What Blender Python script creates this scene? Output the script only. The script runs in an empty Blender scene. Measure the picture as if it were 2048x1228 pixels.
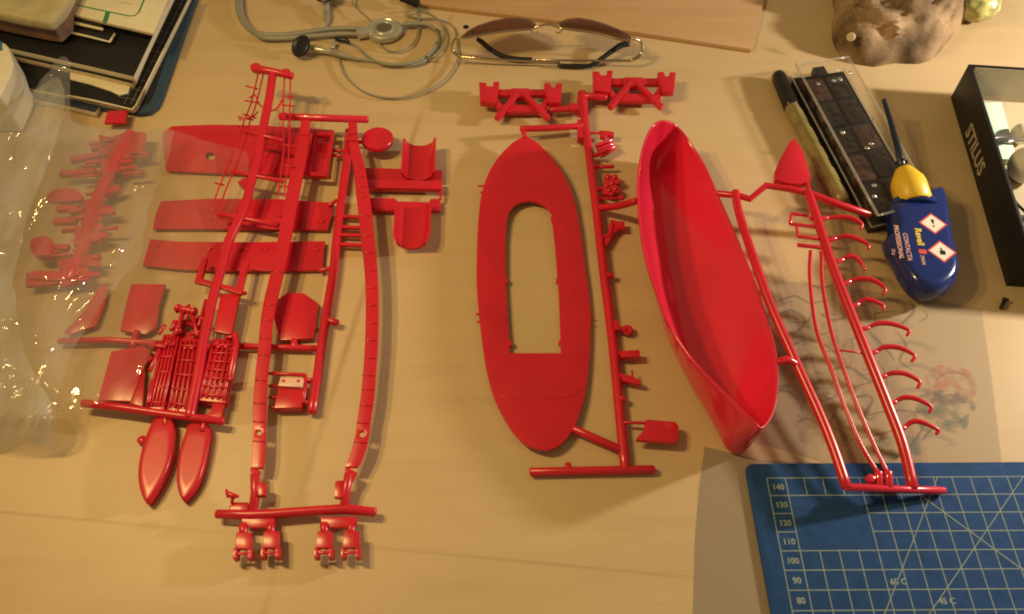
import bpy, bmesh, math, random
from mathutils import Vector, Matrix, noise
R = math.radians
random.seed(7)
scene = bpy.context.scene
COL = scene.collection
CM = 0.01                                    # everything below is written in centimetres

# ------------------------------------------------------------------ camera
F_PX, PITCH, CAM_H = 1700.0, R(54.77), 43.0
cam_data = bpy.data.cameras.new('camera')
cam_data.sensor_width = 36.0
cam_data.lens = 36.0 * F_PX / 2048.0
cam_data.clip_start, cam_data.clip_end = 0.01, 20.0
cam = bpy.data.objects.new('camera', cam_data)
cam.location = (0, 0, CAM_H * CM)
cam.rotation_euler = (math.pi / 2 - PITCH, 0, 0)
cam_data.dof.use_dof = True
cam_data.dof.focus_distance = 0.56
cam_data.dof.aperture_fstop = 16.0
COL.objects.link(cam)
scene.camera = cam

# ------------------------------------------------------------------ world, lamps, exposure
scene.view_settings.view_transform = 'Standard'
scene.view_settings.look = 'None'
scene.view_settings.exposure = 0.2
scene.view_settings.gamma = 1.0
scene.cycles.filter_width = 1.9
scene.cycles.max_bounces = 10
scene.cycles.transparent_max_bounces = 24
scene.cycles.caustics_reflective = False
scene.cycles.caustics_refractive = False
world = bpy.data.worlds.new('World')
scene.world = world
world.use_nodes = True
bg = world.node_tree.nodes['Background']
bg.inputs[0].default_value = (1.0, 0.74, 0.42, 1)
bg.inputs[1].default_value = 0.21


def lamp(name, loc, target, watts, color, size):
    d = bpy.data.lights.new(name, 'AREA')
    d.shape = 'DISK'
    d.size = size * CM
    d.energy = watts
    d.color = color
    o = bpy.data.objects.new(name, d)
    o.location = Vector(loc) * CM
    o.rotation_euler = (Vector(target) - Vector(loc)).to_track_quat('-Z', 'Y').to_euler()
    COL.objects.link(o)
    return o


lamp('desk_lamp_light', (70, 43, 22.5), (10, 25, 0), 4.1, (1.0, 0.88, 0.70), 4.0)
lamp('ceiling_bulb_light', (-46, 34, 56), (36, 24, 0), 1.42, (1.0, 0.69, 0.25), 4.5)
lamp('ceiling_bulb_light', (-33, 32, 56), (38, 24, 0), 1.3, (1.0, 0.69, 0.25), 4.5)

# ------------------------------------------------------------------ geometry helpers


def P(px, py, z=0.0):
    """point (cm) at height z seen at this place of the photograph"""
    c, s = math.cos(PITCH), math.sin(PITCH)
    u, v = (px - 1024.0) / F_PX, (614.0 - py) / F_PX
    d = Vector((u, c + v * s, -s + v * c))
    t = (z - CAM_H) / d.z
    return Vector((d.x * t, d.y * t, z))


def PP(pts, z=None):
    out = []
    for p in pts:
        out.append(P(p[0], p[1], p[2] if len(p) > 2 else z))
    return out


def set_parent(o, parent):
    if parent is not None:
        o.parent = parent


def world_of(parent):
    v = Vector((0, 0, 0))
    while parent is not None:
        v += Vector(parent.location)
        parent = parent.parent
    return v


def link_mesh(name, me, mat, parent=None, smooth=True, angle=38):
    if mat is not None:
        me.materials.append(mat)
    if smooth:
        for p in me.polygons:
            p.use_smooth = True
        me.set_sharp_from_angle(angle=R(angle))
    o = bpy.data.objects.new(name, me)
    COL.objects.link(o)
    set_parent(o, parent)
    return o


def add(name, verts, faces, mat, parent=None, smooth=True, angle=38):
    base = world_of(parent)
    me = bpy.data.meshes.new(name)
    me.from_pydata([tuple(Vector(v) * CM - base) for v in verts], [], faces)
    me.update()
    bm = bmesh.new()
    bm.from_mesh(me)
    bmesh.ops.recalc_face_normals(bm, faces=bm.faces)
    bm.to_mesh(me)
    bm.free()
    return link_mesh(name, me, mat, parent, smooth, angle)


def thing(name, label, cat, loc, group=None):
    o = bpy.data.objects.new(name, None)
    o.empty_display_size = 0.01
    COL.objects.link(o)
    o.location = Vector(loc) * CM
    o['label'] = label
    o['category'] = cat
    if group:
        o['group'] = group
    return o


def tag(o, label, cat, group=None):
    o['label'] = label
    o['category'] = cat
    if group:
        o['group'] = group
    return o


def smooth_path(pts, n=6):
    """Catmull-Rom through the points"""
    pts = [Vector(p) for p in pts]
    if len(pts) < 3:
        return pts
    out = []
    for i in range(len(pts) - 1):
        p0 = pts[i - 1] if i else pts[0] * 2 - pts[1]
        p1, p2 = pts[i], pts[i + 1]
        p3 = pts[i + 2] if i + 2 < len(pts) else pts[-1] * 2 - pts[-2]
        for k in range(n):
            t = k / n
            out.append(0.5 * ((2 * p1) + (p2 - p0) * t + (2 * p0 - 5 * p1 + 4 * p2 - p3) * t * t
                              + (3 * p1 - p0 - 3 * p2 + p3) * t ** 3))
    out.append(pts[-1])
    return out


def tube(name, pts, r, mat, parent=None, seg=10, curve=0, flat=1.0, cap=True):
    """round bar along the points (cm); r may be a list (one per input point)"""
    pts = [Vector(p) for p in pts]
    rs = list(r) if isinstance(r, (list, tuple)) else [r] * len(pts)
    if curve:
        n = len(pts)
        dense = smooth_path(pts, curve)
        rr = []
        for i in range(len(dense)):
            f = i / (len(dense) - 1) * (n - 1)
            a = min(int(f), n - 2)
            rr.append(rs[a] + (rs[a + 1] - rs[a]) * (f - a))
        pts, rs = dense, rr
    if cap:
        d0 = (pts[0] - pts[1]).normalized()
        d1 = (pts[-1] - pts[-2]).normalized()
        r0, r1 = rs[0], rs[-1]
        pts = [pts[0] + d0 * r0 * .38, pts[0] + d0 * r0 * .25] + pts + [pts[-1] + d1 * r1 * .25, pts[-1] + d1 * r1 * .38]
        rs = [r0 * .45, r0 * .8] + rs + [r1 * .8, r1 * .45]
    verts, faces = [], []
    t0 = (pts[1] - pts[0]).normalized()
    up = Vector((0, 0, 1)) if abs(t0.z) < .9 else Vector((1, 0, 0))
    nrm = (up - t0 * up.dot(t0)).normalized()
    for i, p in enumerate(pts):
        if i == 0:
            t = t0
        elif i == len(pts) - 1:
            t = (pts[i] - pts[i - 1]).normalized()
        else:
            t = ((pts[i + 1] - p).normalized() + (p - pts[i - 1]).normalized())
            t = t.normalized() if t.length > 1e-6 else t0
        nrm = (nrm - t * nrm.dot(t)).normalized()
        b = t.cross(nrm)
        for k in range(seg):
            a = 2 * math.pi * k / seg
            verts.append(p + nrm * (math.cos(a) * rs[i] * flat) + b * (math.sin(a) * rs[i]))
    for i in range(len(pts) - 1):
        for k in range(seg):
            k2 = (k + 1) % seg
            faces.append((i * seg + k, i * seg + k2, (i + 1) * seg + k2, (i + 1) * seg + k))
    faces.append(tuple(range(seg)))
    faces.append(tuple((len(pts) - 1) * seg + k for k in range(seg)))
    return add(name, verts, faces, mat, parent, True, 50)


def ptube(name, pts, r, mat, parent=None, z=None, **kw):
    return tube(name, PP(pts, z), r, mat, parent, **kw)


def slab(name, top, t, mat, parent=None, bev=.04, holes=(), seg=2, smooth=True):
    """plate: outline of its top face in cm, thickness t straight down, bevelled; holes are outlines too"""
    base = world_of(parent)
    bm = bmesh.new()
    loops = [top] + list(holes)
    edges = []
    for lp in loops:
        vs = [bm.verts.new(Vector(p)) for p in lp]
        for i in range(len(vs)):
            edges.append(bm.edges.new((vs[i], vs[(i + 1) % len(vs)])))
    if holes:
        bmesh.ops.triangle_fill(bm, edges=edges, use_beauty=True)
    else:
        bm.faces.new(bm.verts[:])
    bm.normal_update()
    for f in bm.faces:
        if f.normal.z < 0:
            f.normal_flip()
    res = bmesh.ops.extrude_face_region(bm, geom=bm.faces[:])
    newv = [g for g in res['geom'] if isinstance(g, bmesh.types.BMVert)]
    for v in newv:
        v.co.z -= t
    bmesh.ops.recalc_face_normals(bm, faces=bm.faces[:])
    if bev > 0:
        es = []
        for e in bm.edges:
            if len(e.link_faces) == 2 and e.calc_face_angle(0) > R(40):
                es.append(e)
        bmesh.ops.bevel(bm, geom=es, offset=bev, segments=seg, affect='EDGES', clamp_overlap=True, profile=.6)
    for v in bm.verts:
        v.co = v.co * CM - base
    me = bpy.data.meshes.new(name)
    bm.to_mesh(me)
    bm.free()
    return link_mesh(name, me, mat, parent, smooth, 32)


def plate(name, pts, z, t, mat, parent=None, bev=.04, holes=(), seg=2):
    return slab(name, PP(pts, z), t, mat, parent, bev, [PP(h, z) for h in holes], seg)


def oriented_box(name, a, b, w, h, mat, parent=None, bev=.03):
    """bar with a rectangular section from a to b (cm, centre line of its top)"""
    a, b = Vector(a), Vector(b)
    d = (b - a)
    s = Vector((-d.y, d.x, 0)).normalized() * w / 2
    return slab(name, [a + s, a - s, b - s, b + s], h, mat, parent, bev)


def lathe(name, prof, origin, axis, mat, parent=None, seg=24, angle=40, squash=1.0):
    """prof: (radius, height along axis)"""
    ax = Vector(axis).normalized()
    up = Vector((0, 0, 1)) if abs(ax.z) < .9 else Vector((1, 0, 0))
    e1 = (up - ax * up.dot(ax)).normalized()
    e2 = ax.cross(e1)
    o = Vector(origin)
    verts, faces = [], []
    for r, h in prof:
        for k in range(seg):
            a = 2 * math.pi * k / seg
            verts.append(o + ax * h + e1 * (math.cos(a) * r * squash) + e2 * (math.sin(a) * r))
    n = len(prof)
    for i in range(n - 1):
        for k in range(seg):
            k2 = (k + 1) % seg
            faces.append((i * seg + k, i * seg + k2, (i + 1) * seg + k2, (i + 1) * seg + k))
    faces.append(tuple(range(seg)))
    faces.append(tuple((n - 1) * seg + k for k in range(seg)))
    return add(name, verts, faces, mat, parent, True, angle)


def text(name, s, size, origin, xdir, mat, parent, normal=(0, 0, 1), bold=0.0, lift=.006, depth=.002):
    """flat lettering (cm); origin = lower left corner of the text"""
    cu = bpy.data.curves.new('lettering', 'FONT')
    cu.body = s
    cu.size = size
    cu.offset = bold
    cu.extrude = depth
    cu.resolution_u = 3
    tmp = bpy.data.objects.new('lettering', cu)
    COL.objects.link(tmp)
    bpy.context.view_layer.update()
    dg = bpy.context.evaluated_depsgraph_get()
    me = bpy.data.meshes.new_from_object(tmp.evaluated_get(dg))
    bpy.data.objects.remove(tmp)
    me.materials.clear()
    x = Vector(xdir).normalized()
    n = Vector(normal).normalized()
    y = n.cross(x).normalized()
    base = world_of(parent)
    o = Vector(origin) + n * lift
    for v in me.vertices:
        v.co = (o + x * v.co.x + y * v.co.y + n * v.co.z) * CM - base
    ob = link_mesh(name, me, mat, parent, False)
    ob['kind'] = 'stuff'
    return ob


# ------------------------------------------------------------------ materials


def principled(name, color, rough=.5, metal=0.0, spec=.5, coat=0.0, bump=0.0, bscale=300.0, var=0.0, vscale=60.0):
    m = bpy.data.materials.new(name)
    m.use_nodes = True
    nt = m.node_tree
    b = nt.nodes['Principled BSDF']
    b.inputs['Base Color'].default_value = (*color, 1)
    b.inputs['Roughness'].default_value = rough
    b.inputs['Metallic'].default_value = metal
    b.inputs['Specular IOR Level'].default_value = spec
    b.inputs['Coat Weight'].default_value = coat
    tc = nt.nodes.new('ShaderNodeTexCoord')
    if var > 0:
        nz = nt.nodes.new('ShaderNodeTexNoise')
        nz.inputs['Scale'].default_value = vscale
        nz.inputs['Detail'].default_value = 4
        nt.links.new(tc.outputs['Object'], nz.inputs['Vector'])
        rp = nt.nodes.new('ShaderNodeValToRGB')
        rp.color_ramp.elements[0].position = .3
        rp.color_ramp.elements[1].position = .7
        rp.color_ramp.elements[0].color = (*[c * (1 - var) for c in color], 1)
        rp.color_ramp.elements[1].color = (*[min(1, c * (1 + var)) for c in color], 1)
        nt.links.new(nz.outputs['Fac'], rp.inputs['Fac'])
        nt.links.new(rp.outputs['Color'], b.inputs['Base Color'])
    if bump > 0:
        nb = nt.nodes.new('ShaderNodeTexNoise')
        nb.inputs['Scale'].default_value = bscale
        nb.inputs['Detail'].default_value = 3
        nt.links.new(tc.outputs['Object'], nb.inputs['Vector'])
        bp = nt.nodes.new('ShaderNodeBump')
        bp.inputs['Strength'].default_value = bump
        bp.inputs['Distance'].default_value = .001
        nt.links.new(nb.outputs['Fac'], bp.inputs['Height'])
        nt.links.new(bp.outputs['Normal'], b.inputs['Normal'])
    return m


def wood_material(name, dark, light, pale, scale=1.0, seams=(), rough=.42):
    m = bpy.data.materials.new(name)
    m.use_nodes = True
    nt = m.node_tree
    b = nt.nodes['Principled BSDF']
    tc = nt.nodes.new('ShaderNodeTexCoord')

    def mapped(sx, sy, sz, rot=0.0):
        mp = nt.nodes.new('ShaderNodeMapping')
        mp.inputs['Scale'].default_value = (sx * scale, sy * scale, sz * scale)
        mp.inputs['Rotation'].default_value = (0, 0, rot)
        nt.links.new(tc.outputs['Object'], mp.inputs['Vector'])
        return mp

    def nz(mp, s, det, rough_=.55, dist=0.0):
        n = nt.nodes.new('ShaderNodeTexNoise')
        n.inputs['Scale'].default_value = s
        n.inputs['Detail'].default_value = det
        n.inputs['Roughness'].default_value = rough_
        n.inputs['Distortion'].default_value = dist
        nt.links.new(mp.outputs['Vector'], n.inputs['Vector'])
        return n

    def mix(kind, fac, a, c):
        x = nt.nodes.new('ShaderNodeMix')
        x.data_type = 'RGBA'
        x.blend_type = kind
        if isinstance(fac, float):
            x.inputs['Factor'].default_value = fac
        else:
            nt.links.new(fac, x.inputs['Factor'])
        for sock, val in (('A', a), ('B', c)):
            s_ = [i for i in x.inputs if i.name == sock and i.type == 'RGBA'][0]
            if isinstance(val, tuple):
                s_.default_value = (*val, 1)
            else:
                nt.links.new(val, s_)
        return [o for o in x.outputs if o.type == 'RGBA'][0]

    def ramp(src, p0, p1):
        r_ = nt.nodes.new('ShaderNodeMapRange')
        r_.inputs['From Min'].default_value = p0
        r_.inputs['From Max'].default_value = p1
        nt.links.new(src, r_.inputs['Value'])
        return r_.outputs['Result']

    grain = nz(mapped(2.2, 20.0, 6.0, R(4)), 3.0, 7, .6, .5)        # long soft figure
    streak = nz(mapped(6.0, 140.0, 12.0, R(4)), 3.0, 5, .65)        # fine streaks
    blotch = nz(mapped(1, 1, 1), 9.0, 3, .5)
    speck = nz(mapped(1, 1, 1), 900.0, 1, .5)
    c = mix('MIX', ramp(grain.outputs['Fac'], .36, .62), dark, light)
    c = mix('MIX', ramp(blotch.outputs['Fac'], .45, .75), c, pale)
    st = ramp(streak.outputs['Fac'], .60, .76)
    mul = nt.nodes.new('ShaderNodeMath')
    mul.operation = 'MULTIPLY'
    mul.inputs[1].default_value = .28
    nt.links.new(st, mul.inputs[0])
    c = mix('MULTIPLY', mul.outputs[0], c, (.62, .50, .38))
    sp = ramp(speck.outputs['Fac'], .35, .65)
    mul2 = nt.nodes.new('ShaderNodeMath')
    mul2.operation = 'MULTIPLY'
    mul2.inputs[1].default_value = .16
    nt.links.new(sp, mul2.inputs[0])
    c = mix('MULTIPLY', mul2.outputs[0], c, (.62, .60, .55))
    for (ax_, ay_), (bx_, by_), wid, amt in seams:
        ln = math.hypot(bx_ - ax_, by_ - ay_)
        nx_, ny_ = -(by_ - ay_) / ln, (bx_ - ax_) / ln
        dt = nt.nodes.new('ShaderNodeVectorMath')
        dt.operation = 'DOT_PRODUCT'
        dt.inputs[1].default_value = (nx_, ny_, 0)
        nt.links.new(tc.outputs['Object'], dt.inputs[0])
        sb = nt.nodes.new('ShaderNodeMath')
        sb.operation = 'SUBTRACT'
        sb.inputs[1].default_value = nx_ * ax_ + ny_ * ay_
        nt.links.new(dt.outputs['Value'], sb.inputs[0])
        ab = nt.nodes.new('ShaderNodeMath')
        ab.operation = 'ABSOLUTE'
        nt.links.new(sb.outputs[0], ab.inputs[0])
        r2 = nt.nodes.new('ShaderNodeMapRange')
        r2.inputs['From Max'].default_value = wid
        r2.inputs['To Min'].default_value = amt
        r2.inputs['To Max'].default_value = 0
        nt.links.new(ab.outputs[0], r2.inputs['Value'])
        br = nt.nodes.new('ShaderNodeMath')
        br.operation = 'MULTIPLY'
        nt.links.new(r2.outputs['Result'], br.inputs[0])
        nt.links.new(ramp(blotch.outputs['Fac'], .35, .6), br.inputs[1])
        c = mix('MULTIPLY', br.outputs[0], c, (.55, .42, .30))
    nt.links.new(c, b.inputs['Base Color'])
    b.inputs['Roughness'].default_value = rough
    b.inputs['Specular IOR Level'].default_value = .35
    bp = nt.nodes.new('ShaderNodeBump')
    bp.inputs['Strength'].default_value = .08
    bp.inputs['Distance'].default_value = .0006
    nt.links.new(streak.outputs['Fac'], bp.inputs['Height'])
    nt.links.new(bp.outputs['Normal'], b.inputs['Normal'])
    return m


def film_material(name, milk, tint=(.9, .86, .78), gloss=.5, rough=.07):
    """thin clear plastic: mostly see-through, a milky share, sharp glints"""
    m = bpy.data.materials.new(name)
    m.use_nodes = True
    nt = m.node_tree
    nt.nodes.remove(nt.nodes['Principled BSDF'])
    out = nt.nodes['Material Output']
    tr = nt.nodes.new('ShaderNodeBsdfTransparent')
    tr.inputs['Color'].default_value = (.95, .94, .92, 1)
    df = nt.nodes.new('ShaderNodeBsdfDiffuse')
    df.inputs['Color'].default_value = (*tint, 1)
    tl = nt.nodes.new('ShaderNodeBsdfTranslucent')
    tl.inputs['Color'].default_value = (*tint, 1)
    gl = nt.nodes.new('ShaderNodeBsdfGlossy')
    gl.inputs['Roughness'].default_value = rough
    tc = nt.nodes.new('ShaderNodeTexCoord')
    mp = nt.nodes.new('ShaderNodeMapping')
    mp.inputs['Rotation'].default_value = (0, 0, R(-28))
    mp.inputs['Scale'].default_value = (1, .35, 1)
    nt.links.new(tc.outputs['Object'], mp.inputs['Vector'])
    nz = nt.nodes.new('ShaderNodeTexNoise')
    nz.inputs['Scale'].default_value = 42
    nz.inputs['Detail'].default_value = 3
    nz.inputs['Distortion'].default_value = .5
    nt.links.new(mp.outputs['Vector'], nz.inputs['Vector'])
    bp = nt.nodes.new('ShaderNodeBump')
    bp.inputs['Strength'].default_value = .24
    bp.inputs['Distance'].default_value = .004
    nt.links.new(nz.outputs['Fac'], bp.inputs['Height'])
    for s_ in (df, gl):
        nt.links.new(bp.outputs['Normal'], s_.inputs['Normal'])
    m1 = nt.nodes.new('ShaderNodeMixShader')
    m1.inputs[0].default_value = .4
    nt.links.new(df.outputs[0], m1.inputs[1])
    nt.links.new(tl.outputs[0], m1.inputs[2])
    m2 = nt.nodes.new('ShaderNodeMixShader')
    mr = nt.nodes.new('ShaderNodeMapRange')
    mr.inputs['From Min'].default_value = .35
    mr.inputs['From Max'].default_value = .68
    mr.inputs['To Min'].default_value = milk * .55
    mr.inputs['To Max'].default_value = milk * 1.5
    nt.links.new(nz.outputs['Fac'], mr.inputs['Value'])
    nt.links.new(mr.outputs['Result'], m2.inputs[0])
    nt.links.new(tr.outputs[0], m2.inputs[1])
    nt.links.new(m1.outputs[0], m2.inputs[2])
    lw = nt.nodes.new('ShaderNodeLayerWeight')
    pw = nt.nodes.new('ShaderNodeMath')
    pw.operation = 'POWER'
    pw.inputs[1].default_value = 4.0
    nt.links.new(lw.outputs['Facing'], pw.inputs[0])
    mm = nt.nodes.new('ShaderNodeMath')
    mm.operation = 'MULTIPLY_ADD'
    mm.inputs[1].default_value = gloss
    mm.inputs[2].default_value = .045
    nt.links.new(pw.outputs[0], mm.inputs[0])
    m3 = nt.nodes.new('ShaderNodeMixShader')
    nt.links.new(mm.outputs[0], m3.inputs[0])
    nt.links.new(m2.outputs[0], m3.inputs[1])
    nt.links.new(gl.outputs[0], m3.inputs[2])
    nt.links.new(m3.outputs[0], out.inputs['Surface'])
    return m


def sheet_material(name, tint, body):
    """translucent paper: part of the table shows through"""
    m = bpy.data.materials.new(name)
    m.use_nodes = True
    nt = m.node_tree
    b = nt.nodes['Principled BSDF']
    b.inputs['Base Color'].default_value = (*tint, 1)
    b.inputs['Roughness'].default_value = .55
    b.inputs['Alpha'].default_value = body
    return m


def clear_plastic(name, tint=(.97, .96, .94), alpha=.12, rough=.04, refl=.022):
    m = bpy.data.materials.new(name)
    m.use_nodes = True
    nt = m.node_tree
    nt.nodes.remove(nt.nodes['Principled BSDF'])
    out = nt.nodes['Material Output']
    tr = nt.nodes.new('ShaderNodeBsdfTransparent')
    tr.inputs['Color'].default_value = (*tint, 1)
    gl = nt.nodes.new('ShaderNodeBsdfGlossy')
    gl.inputs['Roughness'].default_value = rough
    df = nt.nodes.new('ShaderNodeBsdfDiffuse')
    df.inputs['Color'].default_value = (.75, .72, .66, 1)
    lw = nt.nodes.new('ShaderNodeLayerWeight')
    pw = nt.nodes.new('ShaderNodeMath')
    pw.operation = 'POWER'
    pw.inputs[1].default_value = 4.0
    nt.links.new(lw.outputs['Facing'], pw.inputs[0])
    fr = nt.nodes.new('ShaderNodeMath')
    fr.operation = 'MULTIPLY_ADD'
    fr.inputs[1].default_value = .6
    fr.inputs[2].default_value = refl
    nt.links.new(pw.outputs[0], fr.inputs[0])
    a = nt.nodes.new('ShaderNodeMixShader')
    a.inputs[0].default_value = alpha
    nt.links.new(tr.outputs[0], a.inputs[1])
    nt.links.new(df.outputs[0], a.inputs[2])
    c = nt.nodes.new('ShaderNodeMixShader')
    nt.links.new(fr.outputs[0], c.inputs[0])
    nt.links.new(a.outputs[0], c.inputs[1])
    nt.links.new(gl.outputs[0], c.inputs[2])
    nt.links.new(c.outputs[0], out.inputs['Surface'])
    return m


RED = principled('red_styrene', (.57, .0130, .031), .27, spec=.5, bump=.012, bscale=500, var=.07, vscale=45)
RED_GLOSS = principled('red_styrene_gloss', (.64, .020, .055), .19, spec=.6, coat=.35, bump=.10, bscale=90, var=.05, vscale=30)
WOOD = wood_material('maple_tabletop', (.535, .39, .218), (.57, .42, .24), (.60, .45, .265),
                     seams=[((-6.0 * CM, 52.7 * CM), (-12.3 * CM, 11.8 * CM), .0032, .6), ((-8.4 * CM, 15.3 * CM), (8.3 * CM, 13.7 * CM), .0014, .4)])
BOARD = wood_material('beech_board', (.46, .28, .145), (.54, .345, .185), (.50, .32, .17), 1.3)
MAT_BLUE = principled('blue_cutting_mat_vinyl', (.018, .060, .185), .75, spec=.12, bump=.05, bscale=1500, var=.14, vscale=220)
MAT_EDGE = principled('mat_edge', (.05, .10, .18), .6)
MAT_INK = principled('mat_ink', (.26, .33, .30), .7, spec=.1, var=.1, vscale=300)
BLACK = principled('black_plastic', (.012, .011, .012), .35, spec=.45)
BLACK_CARD = principled('black_card', (.010, .009, .010), .55, spec=.3, bump=.1, bscale=900, var=.2, vscale=200)
PAPER = principled('cream_paper', (.66, .60, .44), .7, var=.06, vscale=60)
PAGES = principled('page_edges', (.60, .49, .31), .8, var=.2, vscale=500)
GREEN_INK = principled('green_ink', (.02, .22, .08), .6)
GREY_INK = principled('grey_ink', (.35, .28, .22), .7)
NAVY = principled('navy_card', (.012, .02, .055), .5)
BLUE_EDGE = principled('blue_edge_vinyl', (.018, .05, .095), .5)
GREY_CABLE = principled('grey_cable', (.25, .24, .18), .42, spec=.5)
SILVER = principled('silver_plastic', (.50, .48, .38), .28, metal=.55)
SILVER_DARK = principled('dial_centre', (.22, .19, .12), .18, metal=.7)
GOLD = principled('pale_gold_metal', (.52, .43, .29), .2, metal=.95)
WHITE = principled('white_ink', (.74, .70, .62), .6)
MINT = principled('mint_card', (.62, .80, .66), .7, var=.04, vscale=80)
CARD_IN = principled('grey_board', (.46, .40, .30), .8, var=.06, vscale=120)
BLUE_BOTTLE = principled('blue_bottle_plastic', (.010, .024, .15), .20, spec=.5, coat=.2, var=.06, vscale=40)
YELLOW = principled('yellow_plastic', (.74, .50, .03), .4)
DARK_NEEDLE = principled('dark_needle', (.012, .018, .035), .3)
RED_INK = principled('label_red', (.62, .07, .06), .5)
PINK_INK = principled('label_pink', (.62, .33, .27), .6)
YELLOW_INK = principled('label_yellow', (.78, .60, .03), .5)
MARKER_BODY = principled('marker_barrel', (.26, .205, .09), .3, spec=.5, var=.25, vscale=90)
PAINT_DARK = principled('dark_pan', (.020, .013, .011), .07, spec=.6, var=.5, vscale=180)
PAINT_BROWN = principled('brown_pan', (.055, .025, .020), .08, spec=.6, var=.5, vscale=160)
DARK_INK = sheet_material('drawing_ink', (.07, .075, .095), .24)
CLEAR = clear_plastic('clear_lid', (.98, .975, .96), .012, .05)
GLINT = clear_plastic('lid_glint', (.95, .94, .92), .05, .12, .55)  # strongly reflective, for the added glint bumps on the lid
LENS = clear_plastic('brown_lens', (.46, .30, .20), .02, .05)
LENS_GRAD = LENS
YELLOW_GREEN = principled('yellow_green_wrap', (.48, .46, .17), .35, bump=.6, bscale=180, var=.55, vscale=110)
POUCH = principled('beige_pouch', (.42, .36, .20), .75, bump=.3, bscale=250, var=.16, vscale=70)
POUCH_SHADE = principled('pouch_shade_brown', (.20, .11, .07), .8, var=.3, vscale=90)  # shadow on the pouch's front side, put into a darker brown
GREY_METAL = principled('grey_wire', (.22, .20, .19), .35, metal=.6)
FILM = film_material('bag_film', .075)
FILM_WHITE = film_material('bag_film_white', .24, (.84, .89, .92))
FILM_MILK = film_material('bag_film_milky', .14, (.86, .88, .88))
SHEET = sheet_material('tracing_sheet', (.55, .44, .30), .32)
GREY_SHEET = sheet_material('grey_sheet', (.40, .33, .245), .52)

# ------------------------------------------------------------------ the table
table = slab('tabletop', [(-110, -30, 0), (110, -30, 0), (110, 120, 0), (-110, 120, 0)], 3.0, WOOD, None, .2)
table['kind'] = 'structure'

# ------------------------------------------------------------------ papers and cutting mat
t = thing('paper_sheet', 'grey translucent paper sheet lying half under the blue cutting mat', 'paper', P(1440, 1000))
plate('sheet', [(1409, 893), (1520, 921), (1760, 930), (1760, 1300), (1384, 1300), (1390, 1080), (1398, 980)], .012, .01, GREY_SHEET, t, 0)

t = thing('tracing_paper', 'translucent tracing paper with ink drawing under the row of davit hooks', 'paper', P(1800, 760))
plate('sheet', [(1440, 560), (1560, 560), (1830, 592), (1964, 617), (1985, 760), (2007, 945), (1700, 940), (1590, 905), (1480, 876)],
      .03, .01, SHEET, t, 0)


def ribbon(bv, bf, pts, w, z):
    dense = smooth_path([P(p[0], p[1], z) for p in pts], 6)
    b0 = len(bv)
    for i, p in enumerate(dense):
        d = (dense[min(i + 1, len(dense) - 1)] - dense[max(i - 1, 0)])
        n = Vector((-d.y, d.x, 0)).normalized()
        f = math.sin(math.pi * (i + .6) / (len(dense) + .2))
        ww = w * (.35 + .65 * f)
        bv.append(p + n * ww)
        bv.append(p - n * ww)
    for i in range(len(dense) - 1):
        a = b0 + 2 * i
        bf.append((a, a + 1, a + 3, a + 2))


rb = random.Random(5)
bv, bf = [], []
strokes = [[(1560, 600), (1590, 592), (1620, 605), (1660, 600)], [(1545, 640), (1580, 620), (1610, 640), (1590, 665), (1560, 660)],
           [(1570, 700), (1610, 680), (1650, 690), (1690, 720)], [(1735, 660), (1765, 690), (1790, 720)],
           [(1790, 660), (1812, 690), (1800, 720), (1825, 740)], [(1770, 745), (1740, 760), (1700, 735), (1660, 740)],
           [(1680, 790), (1720, 770), (1760, 760), (1800, 735)], [(1555, 780), (1580, 785), (1600, 805), (1605, 825)],
           [(1640, 790), (1665, 800), (1672, 825), (1655, 850)], [(1700, 800), (1730, 790), (1745, 800), (1730, 830), (1745, 840)],
           [(1820, 600), (1828, 620), (1812, 640), (1800, 650)], [(1848, 620), (1855, 632), (1838, 645)],
           [(1735, 830), (1790, 820), (1840, 825)], [(1700, 880), (1760, 868), (1790, 860)], [(1850, 850), (1830, 880), (1810, 905)],
           [(1540, 690), (1560, 720), (1590, 730)], [(1610, 650), (1640, 668), (1680, 660)], [(1755, 720), (1770, 745), (1775, 775)],
           [(1845, 880), (1860, 862), (1868, 850)], [(1640, 625), (1665, 640), (1700, 632)], [(1600, 560), (1640, 575), (1670, 568)],
           [(1870, 760), (1895, 745), (1930, 750), (1945, 775)], [(1865, 800), (1905, 790), (1945, 810)], [(1880, 835), (1915, 845), (1940, 828)]]
for s_ in strokes:
    ribbon(bv, bf, s_, rb.uniform(.05, .11), .036)
for k in range(26):
    x, y = rb.uniform(1550, 1760), rb.uniform(600, 850)
    a = rb.uniform(0, 6.28)
    ln = rb.uniform(15, 38)
    ribbon(bv, bf, [(x, y), (x + ln * math.cos(a), y + .6 * ln * math.sin(a)), (x + ln * 1.6 * math.cos(a + .7), y + ln * math.sin(a + .7))],
           rb.uniform(.03, .08), .036)
o = add('ink_drawing', bv, bf, DARK_INK, t, False)
o['kind'] = 'stuff'


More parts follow.
